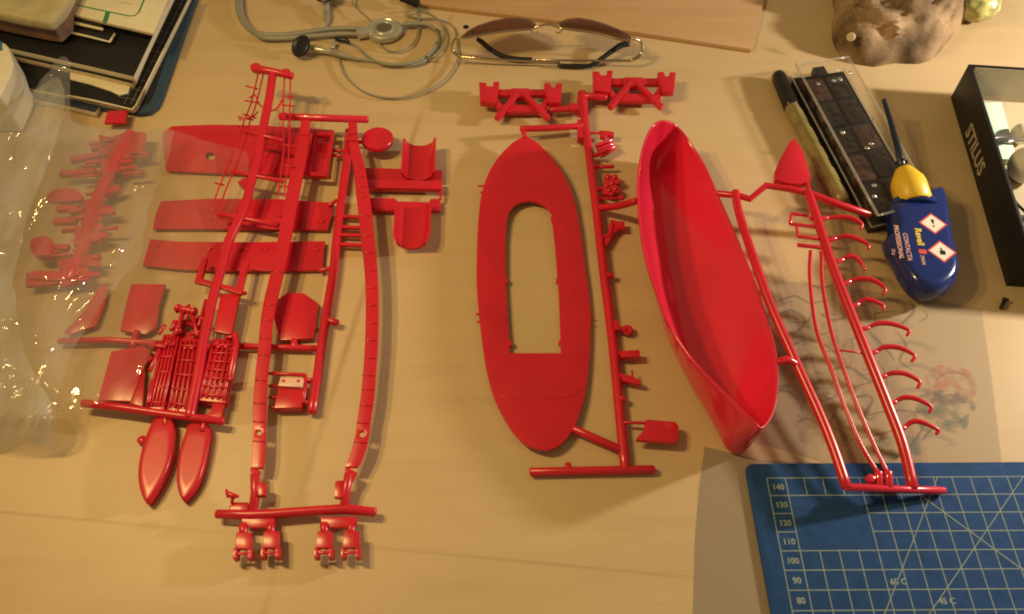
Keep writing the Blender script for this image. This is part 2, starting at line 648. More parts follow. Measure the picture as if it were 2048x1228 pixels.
def wash(name, cx, cy, rx, ry, col, alpha, z):
    pts = []
    for k in range(28):
        a = 2 * math.pi * k / 28
        f = 1 + .3 * noise.noise(Vector((math.cos(a) * 1.7 + cx * .01, math.sin(a) * 1.7, cy)))
        pts.append(P(cx + rx * f * math.cos(a), cy + ry * f * math.sin(a), z))
    m = sheet_material(name, col, alpha)
    nt = m.node_tree
    b = nt.nodes['Principled BSDF']
    nz = nt.nodes.new('ShaderNodeTexNoise')
    nz.inputs['Scale'].default_value = 130
    nz.inputs['Detail'].default_value = 4
    tc = nt.nodes.new('ShaderNodeTexCoord')
    nt.links.new(tc.outputs['Object'], nz.inputs['Vector'])
    mr = nt.nodes.new('ShaderNodeMapRange')
    mr.inputs['From Min'].default_value = .42
    mr.inputs['From Max'].default_value = .66
    mr.inputs['To Max'].default_value = alpha
    nt.links.new(nz.outputs['Fac'], mr.inputs['Value'])
    nt.links.new(mr.outputs['Result'], b.inputs['Alpha'])
    return add(name, pts, [tuple(range(len(pts)))], m, t, False)


wash('pink_wash', 1900, 770, 52, 40, (.55, .20, .17), .55, .040)
wash('green_wash', 1890, 822, 62, 42, (.16, .20, .15), .6, .043)
wash('green_wash', 1800, 893, 60, 22, (.15, .26, .17), .5, .046)
wash('brown_wash', 1630, 720, 70, 90, (.25, .13, .06), .28, .049)
wash('brown_wash', 1660, 850, 70, 45, (.28, .15, .06), .28, .049)

# cutting mat: grid coordinates in cm from the corner of the printed frame
MX, MY, MZ = 13.74, 18.92, .2
MYAW = R(.4)


def M(u, v, z=MZ):
    c, s = math.cos(MYAW), math.sin(MYAW)
    return Vector((MX + u * c + v * s, MY + u * s - v * c, z))


t = thing('cutting_mat', 'blue self-healing cutting mat with pale numbered centimetre grid in the corner', 'cutting mat', M(5, 5, 0))
crn = []
for cx_, cy_, a0 in ((-.55, -.35, 180), (21.5, -.35, 270), (21.5, 15.3, 0), (-.55, 15.3, 90)):
    for k in range(7):
        a = R(a0 + 15 * k)
        crn.append(M(cx_ + .5 * math.cos(a), cy_ + .5 * math.sin(a)))
slab('mat_body', crn, .19, MAT_BLUE, t, .03)
lv, lf = [], []


def mline(u0, v0, u1, v1, w=.025, z=MZ + .004):
    a, b = M(u0, v0, z), M(u1, v1, z)
    d = b - a
    n = Vector((-d.y, d.x, 0)).normalized() * w
    k = len(lv)
    lv.extend([a + n, a - n, b - n, b + n])
    lf.append((k, k + 1, k + 2, k + 3))


for r_ in range(0, 15):
    if r_ in (2, 3):
        mline(0, r_, 1, r_)
        mline(5, r_, 20, r_)
    else:
        mline(0, r_, 20, r_)
for c_ in range(0, 21):
    if c_ in (2, 3, 4):
        mline(c_, 0, c_, 1, z=MZ + .006)
        mline(c_, 4, c_, 14, z=MZ + .006)
    else:
        mline(c_, 0, c_, 14, z=MZ + .006)
mline(9.25, 0, 4.3, 7.5, .022, MZ + .008)
mline(13.9, 0, 6.2, 7.7, .022, MZ + .009)
mline(8.1, 1.1, 15, 8, .03, MZ + .010)
o = add('printed_grid', lv, lf, MAT_INK, t, False)
o['kind'] = 'stuff'
for i, s_ in enumerate(('140', '130', '120', '110', '100', '90', '80', '70')):
    text('number', s_, .43, M(.2 if len(s_) == 3 else .32, i + .66), M(1, 0) - M(0, 0), MAT_INK, t, bold=.012)
text('angle_mark', '60 C', .42, M(5.2, 5.75), M(1, 0) - M(0, 0), MAT_INK, t, bold=.012)
text('angle_mark', '45 C', .42, M(7.35, 6.72), M(1, 0) - M(0, 0), MAT_INK, t, bold=.012)

# ------------------------------------------------------------------ sprue with the ship's deck
t = thing('deck_sprue', 'red kit sprue holding the flat oval ship deck with its long opening', 'model sprue', P(1100, 620))


def deck_z(y):
    f = max(0, (560 - y) / 290)
    g = max(0, (y - 700) / 200)
    return .42 + .75 * f * f + .25 * g * g


outer = [(1050, 270), (1075, 285), (1100, 310), (1125, 345), (1142, 380), (1153, 420), (1162, 470), (1170, 530), (1178, 590),
         (1181, 640), (1180, 700), (1175, 760), (1165, 810), (1148, 855), (1125, 885), (1095, 900), (1060, 893), (1035, 875),
         (1010, 840), (990, 800), (975, 750), (965, 690), (957, 620), (953, 560), (954, 500), (956, 450), (960, 405), (968, 370),
         (980, 340), (1000, 310), (1025, 285)]
inner = [(1020, 706), (1122, 706), (1121, 690), (1117, 689), (1117, 681), (1121, 680), (1118, 600), (1116, 566), (1112, 565), (1112, 556), (1115, 555),
         (1110, 490), (1105, 447), (1101, 436), (1104, 428), (1099, 421),
         (1090, 411), (1075, 404), (1058, 401), (1042, 404), (1028, 411), (1019, 423), (1014, 440), (1011, 480), (1012, 540), (1012, 555), (1016, 556), (1016, 565), (1012, 566),
         (1016, 640), (1019, 680), (1024, 681), (1024, 690), (1019, 691)]


def dens(lp, n=3):
    out = []
    for i in range(len(lp)):
        a, b = lp[i], lp[(i + 1) % len(lp)]
        for k in range(n):
            out.append((a[0] + (b[0] - a[0]) * k / n, a[1] + (b[1] - a[1]) * k / n))
    return out


def smooth_loop(lp, n=3):
    q = [Vector((p[0], p[1], 0)) for p in lp]
    q = q[-2:] + q + q[:3]
    d = smooth_path(q, n)
    return [(v.x, v.y) for v in d[2 * n:2 * n + (len(lp)) * n]]


ol = [outer[0]] + [(p.x, p.y) for p in smooth_path([Vector((a, b, 0)) for a, b in outer[1:]], 3)]
plate('deck', [(x, y, deck_z(y)) for x, y in ol], None, .2, RED, t, .035, [[(x, y, deck_z(y)) for x, y in inner]])
for x, y in ((1020, 712), (1122, 712)):
    pass
tube('deck_seam', PP([(1000, 792), (1060, 800), (1130, 794), (1164, 780)], deck_z(795) + .005), .025, RED, t, seg=6, curve=4)
for x, y, x2, y2 in ((952, 628, 959, 629), (954, 643, 961, 644), (1177, 634, 1185, 634), (1177, 646, 1185, 646), (956, 372, 970, 372), (960, 385, 968, 385)):
    ptube('rail_pin', [(x, y), (x2, y2)], .07, RED, t, z=deck_z(y) - .05, seg=6)
run = [(1164, 186, .75), (1168, 230, .75), (1173, 270, .7), (1183, 345, .62), (1193, 420, .55), (1207, 540, .45), (1225, 680, .38), (1240, 830, .34), (1251, 938, .32)]
ptube('runner', run, .30, RED, t, curve=4, seg=12)
oriented_box('runner_head', P(1165, 183, .95), P(1166, 222, .95), .75, .6, RED, t, .05)
ptube('end_bar', [(1062, 944, .3), (1200, 941, .3), (1307, 939, .3)], .24, RED, t)
ptube('stub', [(1136, 928, .3), (1137, 944, .3)], .19, RED, t)
ptube('runner', [(1148, 858, .45), (1240, 899, .35)], .24, RED, t)
ptube('runner', [(1042, 258, 1.15), (1100, 256, .95), (1166, 252, .8)], .23, RED, t)
ptube('gate', [(1046, 260, 1.15), (1050, 274, 1.12)], .17, RED, t)
oriented_box('runner_joint', P(1162, 238, .95), P(1163, 275, .9), .55, .6, RED, t, .05)
ptube('runner', [(1102, 220, .7), (1145, 217, .7), (1166, 212, .75)], .24, RED, t)
oriented_box('runner_joint', P(1140, 213, .9), P(1168, 211, .9), .7, .45, RED, t, .05)
ptube('runner', [(1166, 192, .75), (1212, 195, .85)], .27, RED, t)


def cradle(dx, dy, z0, par):
    def q(x, y, z=0):
        return P(x + dx, y + dy, z0 + z)
    c = slab('cradle_crossbar', [q(996, 178, .1), q(1092, 178, .1), q(1092, 190, .1), q(996, 190, .1)], .35, RED, par, .05)
    slab('cradle_seat', [q(1022, 176, .2), q(1058, 176, .2), q(1060, 193, .2), q(1020, 193, .2)], .5, RED, c, .05)
    slab('lower_beam', [q(995, 209), q(1096, 209), q(1094, 223), q(1000, 223)], .4, RED, c, .06)
    slab('cheek', [q(958, 164, .4), q(972, 165, .4), q(974, 172, .4), q(986, 172, .4), q(987, 163, .4), (q(999, 163, .4)), q(996, 187, .4), q(990, 206, .4), q(960, 202, .4)], .5, RED, c, .05)
    slab('cheek', [q(1088, 166, .4), q(1100, 165, .4), q(1104, 174, .4), q(1110, 174, .4), q(1113, 166, .4), q(1125, 166, .4), q(1121, 204, .4), q(1098, 205, .4), q(1089, 184, .4)], .5, RED, c, .05)
    for a, b in (((1036, 184), (993, 234)), ((1046, 184), (1097, 234)), ((975, 180), (1003, 216)), ((1108, 180), (1082, 216))):
        oriented_box('strut', q(a[0], a[1], .28), q(b[0], b[1], .12), .4, .4, RED, c, .05)
    return c


cradle(0, 0, .75, t)
cradle(227, -22, .85, t)
# small fittings down the right-hand side of the runner
ptube('pin', [(1178, 266, .65), (1200, 266, .65)], .09, RED, t)
plate('rocker', [(1199, 260), (1213, 261), (1228, 263), (1228, 271), (1214, 271), (1210, 276), (1200, 273)], .75, .3, RED, t, .05)
w_ = plate('winch', [(1190, 287), (1222, 277), (1231, 297), (1202, 313)], .7, .25, RED, t, .05)
for a, b in (((1193, 291), (1223, 280)), ((1201, 305), (1230, 292)), ((1198, 299), (1226, 287))):
    ptube('drum', [a, b], .14, RED_GLOSS, w_, z=.78)
ptube('gate', [(1184, 312, .6), (1200, 308, .62)], .16, RED, t)
ptube('gate', [(1184, 334, .6), (1200, 334, .6)], [.3, .08], RED, t)
ptube('pin', [(1200, 334), (1227, 333)], .14, RED, t, z=.6)
e_ = plate('deck_engine', [(1209, 350), (1216, 346), (1222, 350), (1234, 347), (1237, 356), (1243, 357), (1241, 366), (1230, 368), (1240, 375), (1240, 384), (1228, 384), (1224, 391), (1215, 388), (1205, 386), (1206, 370)], .75, .35, RED, t, .05)
for x, y in ((1216, 355), (1229, 356), (1213, 373), (1224, 368), (1218, 382), (1231, 379)):
    lathe('boss', [(.12, 0), (.12, .12), (.07, .16)], P(x, y, .74), (0, 0, 1), RED, e_, 10)
ptube('gate', [(1188, 378, .6), (1206, 379, .6)], [.26, .1], RED, t)
ptube('gate', [(1190, 398, .6), (1206, 398, .6)], [.32, .1], RED, t)
ptube('pin', [(1204, 398), (1244, 396)], .09, RED, t, z=.6)
ptube('pin_head', [(1240, 396), (1247, 396)], .17, RED, t, z=.6)
ptube('runner', [(1195, 416, .55), (1236, 412, 1.6), (1271, 402, 3.5)], .24, RED, t, curve=3)
ptube('gate', [(1202, 475, .5), (1219, 472, .5), (1224, 450, .5)], .2, RED, t, curve=3)
plate('bracket', [(1222, 438), (1236, 442), (1249, 442), (1251, 458), (1238, 457), (1228, 466), (1213, 492), (1206, 487), (1218, 460)], .6, .3, RED, t, .05)
ptube('stub', [(1208, 551), (1224, 551)], .22, RED, t, z=.5)
oriented_box('stub', P(1222, 650, .65), P(1240, 650, .65), .7, .4, RED, t, .06)
lathe('hawse_disc', [(.30, 0), (.34, .05), (.34, .28), (.28, .34)], P(1254, 664, .15), (0, 0, 1), RED, t, 18)
ptube('gate', [(1236, 655), (1252, 662)], .14, RED, t, z=.45)
ptube('gate', [(1231, 707), (1244, 707)], .15, RED, t, z=.45)
oriented_box('locker', P(1241, 708, .7), P(1280, 706, .7), .48, .45, RED, t, .05)
ptube('gate', [(1236, 752), (1248, 753)], .16, RED, t, z=.45)
plate('vent_block', [(1243, 748), (1262, 750), (1283, 762), (1282, 769), (1260, 765), (1244, 760)], .65, .35, RED, t, .05)
ptube('pin', [(1265, 752), (1264, 742)], .07, RED, t, z=.6)
ptube('stub', [(1240, 797), (1250, 799)], .2, RED, t, z=.45)
ptube('gate', [(1246, 845, .5), (1290, 846, .6)], .09, RED, t)
plate('rudder_plate', [(1292, 838), (1352, 843), (1358, 852), (1357, 880), (1350, 886), (1272, 880), (1274, 874), (1286, 862)], .8, .3, RED, t, .07)

# ------------------------------------------------------------------ sprue with the hull and the davit hooks
t = thing('hull_sprue', 'red kit sprue with the open boat hull and a row of small davit hooks', 'model sprue', P(1560, 700))
rim_l = [(1332, 240), (1315, 243), (1302, 255), (1289, 283), (1280, 318), (1275, 360), (1276, 405), (1280, 455), (1288, 505), (1298, 540),
         (1315, 588), (1341, 652), (1385, 718), (1428, 763), (1470, 804), (1505, 838), (1523, 857)]
rim_r = [(1332, 240), (1345, 244), (1357, 253), (1370, 267), (1382, 284), (1398, 308), (1413, 334), (1430, 373), (1450, 417), (1470, 462),
         (1500, 535), (1528, 612), (1550, 685), (1557, 740), (1555, 790), (1544, 832), (1523, 857)]


def rim_z(i, n, side):
    f = i / (n - 1)
    mean = 3.0 + 1.0 * max(0, 1 - f / .45) ** 2 + .45 * max(0, (f - .6) / .4) ** 2
    return mean + side * .98 * math.sin(math.pi * f) ** .6          # the hull lies rolled over to its right


nr = len(rim_l)
L_ = smooth_path([P(x, y, rim_z(i, nr, 1)) for i, (x, y) in enumerate(rim_l)], 3)
R_ = smooth_path([P(x, y, rim_z(i, nr, -1)) for i, (x, y) in enumerate(rim_r)], 3)
ns = len(L_)
hv, hf = [], []
NS = 28
for i in range(ns):
    f = i / (ns - 1)
    a, b = L_[i], R_[i]
    wd = (b - a).length
    crossdir = Vector((b.x - a.x, b.y - a.y, 0))
    crossdir = crossdir.normalized() if wd > .01 else Vector((1, 0, 0))
    hm = (a.z + b.z) / 2
    rise = max(0, 1 - f / .17) ** 1.5 * .80 + max(0, 1 - (1 - f) / .05) ** 2.0 * .12
    bz = .12 + (hm - .12) * min(.94, rise)
    for k in range(NS + 1):
        u = 2 * k / NS - 1
        s_ = math.sin(u * math.pi / 2) * .35 + u * .65
        p = a.lerp(b, .5 + s_ / 2)
        sag = (1 - abs(s_) ** (2.1 + 1.1 * max(0, f - .4)))
        p.z -= (hm - bz) * sag
        g_ = max(0, min(1, (f - .30) / .5))
        p -= crossdir * ((.30 + .95 * g_ * g_ * (3 - 2 * g_)) * sag * min(1, wd / 2))
        if i == 0:
            p = a.copy()
            p.z -= .22 * sag
        if i == ns - 1:
            d = 1 - abs(u)
            p = a + Vector((-.85 * d ** 1.2, .55 * d ** 1.8, -(a.z - .30) * d))
        hv.append(p)
for i in range(ns - 1):
    for k in range(NS):
        q = i * (NS + 1) + k
        hf.append((q, q + 1, q + NS + 2, q + NS + 1))
hull = add('hull', hv, hf, RED_GLOSS, t, True, 70)
bm = bmesh.new()
bm.from_mesh(hull.data)
bmesh.ops.remove_doubles(bm, verts=bm.verts, dist=.00012)
bmesh.ops.recalc_face_normals(bm, faces=bm.faces)
bm.to_mesh(hull.data)
bm.free()
sol = hull.modifiers.new('thickness', 'SOLIDIFY')
sol.thickness = .0016
sol.offset = 0
sub = hull.modifiers.new('soft', 'SUBSURF')
sub.levels = sub.render_levels = 1
ptube('runner', [(1471, 384, 2.35), (1476, 418, 2.4), (1490, 465, 2.4), (1510, 525, 2.5), (1545, 620, 2.2), (1598, 738, 1.9), (1640, 830, 1.7), (1668, 900, 1.6), (1693, 974, 1.5)], .27, RED, t, curve=4, seg=12)
ptube('runner', [(1616, 384, 2.6), (1638, 450, 2.35), (1664, 530, 2.1), (1700, 622, 1.8), (1740, 722, 1.5), (1780, 822, 1.15), (1806, 892, .95), (1826, 976, .8)], .29, RED, t, curve=4, seg=12)
ptube('runner', [(1436, 387, 2.05), (1476, 391, 2.25), (1500, 398, 2.4), (1532, 371, 2.5), (1580, 378, 2.55), (1616, 386, 2.55)], .22, RED, t, seg=12)
ptube('runner', [(1616, 386, 2.6), (1680, 410, 2.0), (1738, 429, 1.6)], .24, RED, t, seg=12)
ptube('gate', [(1556, 724, 2.3), (1575, 720, 2.2), (1594, 730, 1.95)], [.2, .26, .2], RED, t, curve=3)
ptube('end_bar', [(1690, 974, 1.5), (1780, 978, 1.0), (1888, 981, .45)], .2, RED_GLOSS, t, seg=12)
lathe('ball_stub', [(.05, 0), (.2, .06), (.26, .25), (.2, .44), (.05, .5)], P(1737, 962, 1.0), (0, 0, 1), RED_GLOSS, t, 14)
for x0, x1 in ((1757, 1758), (1776, 1778)):
    ptube('stub', [(x0, 944, 1.3), (x1, 974, 1.05)], .22, RED_GLOSS, t)
ptube('mast_rod', [(1621, 502, 2.3), (1620, 560, 2.2), (1633, 660, 2.0), (1663, 740, 1.85), (1690, 815, 1.65), (1722, 890, 1.5), (1757, 948, 1.3)], .12, RED, t, curve=4, seg=8)
ptube('mast_rod', [(1643, 504, 2.3), (1645, 570, 2.15), (1662, 660, 1.95), (1686, 735, 1.75), (1716, 815, 1.55), (1748, 890, 1.35), (1777, 950, 1.25)], .12, RED, t, curve=4, seg=8)
ptube('pin', [(1596, 490, 2.3), (1660, 497, 2.2)], .14, RED_GLOSS, t)
for pts in ([(1582, 427), (1614, 431)], [(1582, 448), (1641, 455)], [(1596, 473), (1640, 478)]):
    ptube('pin', [(pts[0][0], pts[0][1], 2.35), (pts[1][0], pts[1][1], 2.3)], .12, RED_GLOSS, t)
for pts in ([(1582, 428), (1580, 448)], [(1593, 452), (1596, 474)], [(1614, 431), (1624, 440)]):
    ptube('pin', [(p[0], p[1], 2.32) for p in pts], .1, RED_GLOSS, t)
ptube('gate', [(1676, 700, 1.85), (1726, 706, 1.6)], .06, RED, t)
fin_o = PP([(1582, 279), (1590, 279), (1605, 300), (1619, 345), (1621, 360), (1600, 368), (1572, 366), (1550, 358), (1549, 344), (1560, 318)], 2.75)
fin_v = [p for p in fin_o] + [P(1585, 330, 3.15)] + [p - Vector((0, 0, .45)) for p in fin_o]
nf = len(fin_o)
fin_f = [(i, (i + 1) % nf, nf) for i in range(nf)] + [(i, i + nf + 1, (i + 1) % nf + nf + 1, (i + 1) % nf) for i in range(nf)] + [tuple(range(nf + 1, 2 * nf + 1))]
fin = add('funnel_cap', fin_v, fin_f, RED, t, True, 60)
ptube('gate', [(1612, 362, 2.5), (1618, 384, 2.5)], .15, RED, t)
hooks = [[(1640, 438), (1652, 436), (1690, 434), (1712, 440), (1724, 449), (1721, 458)], [(1658, 480), (1668, 477), (1692, 472), (1716, 478), (1736, 489), (1737, 498)],
         [(1672, 524), (1683, 519), (1697, 513), (1710, 514), (1724, 528), (1730, 540)], [(1686, 568), (1697, 563), (1722, 557), (1748, 561), (1770, 577), (1766, 589)],
         [(1704, 613), (1714, 608), (1730, 599), (1748, 602), (1766, 611), (1766, 620)], [(1722, 658), (1734, 656), (1756, 647), (1785, 648), (1817, 660), (1814, 671)],
         [(1738, 706), (1750, 704), (1770, 694), (1800, 696), (1829, 711), (1823, 723)], [(1757, 754), (1768, 752), (1785, 746), (1812, 748), (1839, 763), (1835, 776)],
         [(1776, 806), (1788, 804), (1808, 795), (1834, 798), (1862, 813), (1858, 825)], [(1794, 858), (1806, 856), (1826, 843), (1848, 846), (1876, 860), (1872, 868)]]
rz = [2.4, 2.25, 2.1, 1.95, 1.8, 1.7, 1.55, 1.38, 1.22, 1.05]
for hk, z in zip(hooks, rz):
    h_ = ptube('davit_hook', [(p[0], p[1], z + dz) for p, dz in zip(hk, (0, 0, .12, .12, 0, -.05))], [.14, .10, .16, .15, .11, .09], RED, t, curve=4, seg=8)
    ptube('gate', [(hk[0][0] - 2, hk[0][1] + 1, z), (hk[1][0] + 3, hk[1][1], z)], .15, RED_GLOSS, h_, seg=8)

# ------------------------------------------------------------------ left heap: sprue with flat wall plates (bottom layer)
t = thing('plate_sprue', 'red kit sprue with flat wall plates, a round disc and two half pipes', 'model sprue', P(600, 480))
Z0 = .38
plate('wall_plate', [(326, 264), (344, 252), (420, 249), (520, 250), (600, 255), (668, 260), (662, 300), (655, 352), (600, 351), (560, 349),
                     (480, 347), (400, 344), (332, 340), (326, 300)], Z0, .2, RED, t, .03, [[(412, 305), (424, 304), (432, 311), (428, 319), (416, 320), (410, 313)]])
p_ = plate('tray', [(626, 262), (668, 262), (655, 352), (612, 350)], Z0 + .75, .35, RED, t, .03,
           [[(634, 270), (660, 270), (650, 344), (621, 343)]])
p_ = plate('wall_plate', [(322, 402), (420, 397), (560, 398), (668, 405), (662, 435), (655, 460), (560, 458), (400, 457), (305, 457), (312, 425)], Z0, .2, RED, t, .03)
for x, y in ((560, 432), (644, 443), (600, 443), (420, 440)):
    lathe('peg', [(.12, 0), (.12, .1), (.06, .12)], P(x, y, Z0), (0, 0, 1), RED, p_, 10)
p_ = plate('wall_plate', [(300, 478), (360, 483), (500, 484), (650, 482), (647, 510), (645, 540), (560, 541), (440, 541), (360, 538), (285, 530)], Z0, .2, RED, t, .03)
for x, y in ((493, 500), (533, 500), (634, 500), (420, 498), (315, 491)):
    lathe('peg', [(.12, 0), (.12, .1), (.06, .12)], P(x, y, Z0), (0, 0, 1), RED, p_, 10)
plate('hatch_plate', [(552, 600), (575, 585), (608, 586), (637, 606), (633, 640), (628, 676), (560, 680), (548, 640)], Z0 + .1, .28, RED, t, .06)
ptube('runner', [(698, 262, .45), (694, 322, .45), (687, 371, .45), (680, 420, .45), (673, 481, .45), (667, 541, .45), (659, 590, .45), (651, 640, .45),
                 (642, 700, .45), (634, 760, .45), (624, 824, .45)], .29, RED, t, curve=3, seg=12)
ptube('stub', [(655, 640), (675, 646)], .22, RED, t, z=.5)
ptube('runner', [(478, 692, .4), (560, 695, .4), (640, 697, .4)], .2, RED, t)
ptube('gate', [(588, 680), (588, 695)], .2, RED, t, z=.4)
for y in (301, 311):
    ptube('gate', [(664, y), (700, y + 1)], .12, RED, t, z=.5)
ptube('gate', [(658, 411), (672, 401), (690, 404)], .14, RED, t, z=.5)
ptube('gate', [(640, 541), (668, 536)], .16, RED, t, z=.4)
lathe('disc', [(.05, 0), (1.05, .02), (1.12, .1), (1.12, .32), (1.06, .4), (.6, .36), (.05, .35)], P(756, 284, .8), (0, 0, 1), RED, t, 36)
ptube('gate', [(702, 285, .5), (728, 284, .95)], .14, RED, t)


def half_pipe(pa, pb, wa, wb, z, depth, rounded):
    """open trough, axis from pa to pb (pixels), half widths in cm"""
    a, b = P(pa[0], pa[1], z), P(pb[0], pb[1], z)
    d = (b - a)
    s = Vector((d.y, -d.x, 0)).normalized()
    vs, fs = [], []
    N, Mm = 14, 8
    for layer in (0, .16):
        for i in range(Mm + 1):
            f = i / Mm
            w = wa + (wb - wa) * f
            if rounded and f > .75:
                w *= math.sqrt(max(.0, 1 - ((f - .75) / .25) ** 2 * .35))
            for k in range(N + 1):
                ang = math.pi * k / N
                rr = 1 - layer / w
                vs.append(a + d * f + s * (-math.cos(ang) * w * rr) + Vector((0, 0, -math.sin(ang) * depth * (1 - layer / depth) + (0))))
    q = (Mm + 1) * (N + 1)
    for i in range(Mm):
        for k in range(N):
            x = i * (N + 1) + k
            fs.append((x, x + 1, x + N + 2, x + N + 1))
            fs.append((q + x, q + x + N + 1, q + x + N + 2, q + x + 1))
    for i in range(Mm):
        for k in (0, N):
            x = i * (N + 1) + k
            fs.append((x, x + N + 1, q + x + N + 1, q + x))
    for k in range(N):
        for i in (0, Mm):
            x = i * (N + 1) + k
            fs.append((x, x + 1, q + x + 1, q + x))
    return add('half_pipe', vs, fs, RED, t, True, 45)


half_pipe((839, 276), (836, 345), 1.16, 1.16, 1.3, .9, False)
half_pipe((827, 402), (822, 484), 1.2, 1.2, 1.15, .8, True)
plate('beam', [(722, 335), (800, 337), (884, 340), (884, 361), (720, 359)], .5, .3, RED, t, .05)
plate('beam', [(724, 358), (884, 361), (883, 378), (726, 375)], .72, .4, RED, t, .05)
plate('beam', [(738, 395), (790, 396), (795, 402), (858, 404), (862, 397), (881, 397), (881, 421), (738, 421)], .5, .3, RED, t, .05)
ptube('gate', [(882, 378), (881, 398)], .09, RED, t, z=.5)
for y0 in (431, 452, 468, 487):
    oriented_box('rung', P(680, y0, .6), P(728, y0 + 2, .6), .24, .25, RED, t, .04)
ptube('stile', [(726, 420), (731, 492)], .12, RED, t, z=.55)
b_ = plate('deck_house', [(556, 775), (606, 778), (607, 792), (602, 815), (548, 816), (552, 795)], .75, .55, RED, t, .07)
plate('house_front', [(561, 754), (607, 757), (604, 774), (556, 771)], .9, .5, WHITE and principled('pale_pink_plate', (.80, .50, .42), .3), b_, .03)  # front plate in pale pink, lighter than the red block
for x in (567, 597):
    lathe('porthole', [(.09, 0), (.09, .03), (.05, .035)], P(x, 762, .9), (0, 0, 1), RED, b_, 12)
ptube('frame_bar', [(545, 747), (610, 750)], .12, RED, t, z=.7)
ptube('frame_bar', [(610, 750), (611, 775), (606, 805)], .12, RED, t, z=.6)
ptube('gate', [(611, 761), (634, 760)], .15, RED, t, z=.45)
ptube('gate', [(604, 806), (626, 804)], .15, RED, t, z=.45)
for y in (747, 772, 795, 815):
    ptube('gate', [(538, y), (556, y)], .1, RED, t, z=.5)

# ------------------------------------------------------------------ left heap: sprue with engine blocks, shrouds and boats
t = thing('rigging_sprue', 'red kit sprue with thin shroud ladders on top and two lifeboat shells', 'model sprue', P(450, 560))
spine = [(545, 150, 3.3), (541, 180, 3.1), (537, 205, 2.9), (525, 262, 2.5), (516, 318, 2.1), (503, 362, 1.85), (493, 402, 1.7), (478, 440, 1.6), (457, 483, 1.5), (445, 530, 1.35),
         (430, 580, 1.25), (418, 630, 1.15), (406, 690, 1.05), (396, 750, .95), (386, 800, .85), (379, 835, .8)]
ptube('runner', spine, .3, RED, t, curve=3, seg=12)
ptube('end_bar', [(510, 138, 3.4), (545, 143, 3.35), (584, 152, 3.3)], [.33, .26, .27], RED, t)
lathe('knob', [(.1, 0), (.36, .08), (.36, .4), (.2, .5)], P(513, 141, 3.1), (0, 0, 1), RED, t, 16)
lathe('knob', [(.1, 0), (.34, .08), (.34, .4), (.2, .5)], P(573, 152, 3.0), (0, 0, 1), RED, t, 16)
for (a, b, r_) in (((490, 262, 2.55), (562, 281, 2.45), .16), ((462, 343, 1.95), (566, 362, 1.85), .15), ((436, 427, 1.5), (556, 451, 1.35), .19)):
    ptube('cross_bar', [a, b], r_, RED, t)
oriented_box('runner_joint', P(485, 356, 1.75), P(500, 366, 1.75), .9, .5, RED, t, .05)
# shrouds: two bent ladders of fine rods
for pts in ([(517, 144), (505, 196), (499, 215), (487, 245), (474, 285), (450, 345), (432, 392), (424, 420)],
            [(527, 146), (517, 190), (510, 215), (500, 243), (489, 285), (466, 345), (447, 392), (440, 420)]):
    ptube('shroud', [(x, y, 3.1 - (y - 150) / 260 * 1.5) for x, y in pts], .055, RED, t, curve=3, seg=6)
for a, b in (((492, 172), (515, 178)), ((490, 201), (519, 206)), ((486, 228), (512, 236)), ((476, 234), (507, 240)), ((474, 252), (497, 255)), ((430, 366), (448, 370)), ((452, 322), (472, 326))):
    ptube('ratline', [(a[0], a[1], 3.0 - (a[1] - 150) / 260 * 1.5), (b[0], b[1], 3.0 - (b[1] - 150) / 260 * 1.5)], .06, RED, t, seg=6)
ptube('shroud', [(499, 196, 2.8), (510, 190, 2.8), (519, 210, 2.75), (533, 216, 2.75)], .06, RED, t, curve=3, seg=6)
ptube('shroud', [(478, 240, 2.6), (505, 233, 2.65), (515, 224, 2.7)], .06, RED, t, curve=3, seg=6)
for pts in ([(569, 150), (567, 200), (566, 250), (567, 300), (560, 360), (556, 395)], [(581, 152), (580, 200), (579, 250), (578, 300), (572, 360), (568, 395)]):
    ptube('shroud', [(x, y, 3.1 - (y - 150) / 260 * 1.5) for x, y in pts], .055, RED, t, curve=3, seg=6)
for y in (192, 210, 226, 255, 290, 330, 372):
    ptube('ratline', [(564 - (y > 330) * 6, y, 3.05 - (y - 150) / 260 * 1.5), (588 - (y > 330) * 6, y + 2, 3.05 - (y - 150) / 260 * 1.5)], .06, RED, t, seg=6)
ptube('shroud', [(535, 222, 2.75), (552, 218, 2.75), (565, 200, 2.8)], .07, RED, t, curve=3, seg=6)
plate('fork', [(404, 515), (414, 516), (404, 556), (437, 566), (433, 574), (388, 563)], 1.3, .3, RED, t, .05)
plate('fork', [(484, 520), (498, 522), (482, 588), (437, 574), (439, 566), (472, 574)], 1.3, .3, RED, t, .05)
plate('side_panel', [(441, 588), (480, 586), (462, 668), (428, 662)], 1.05, .3, RED, t, .05)
plate('side_panel', [(420, 575), (436, 575), (418, 664), (402, 662)], 1.2, .3, RED, t, .05)
blocks = [[(327, 668), (362, 668), (327, 820), (290, 820)], [(360, 677), (404, 677), (384, 826), (333, 820)], [(424, 677), (475, 677), (452, 806), (394, 800)]]
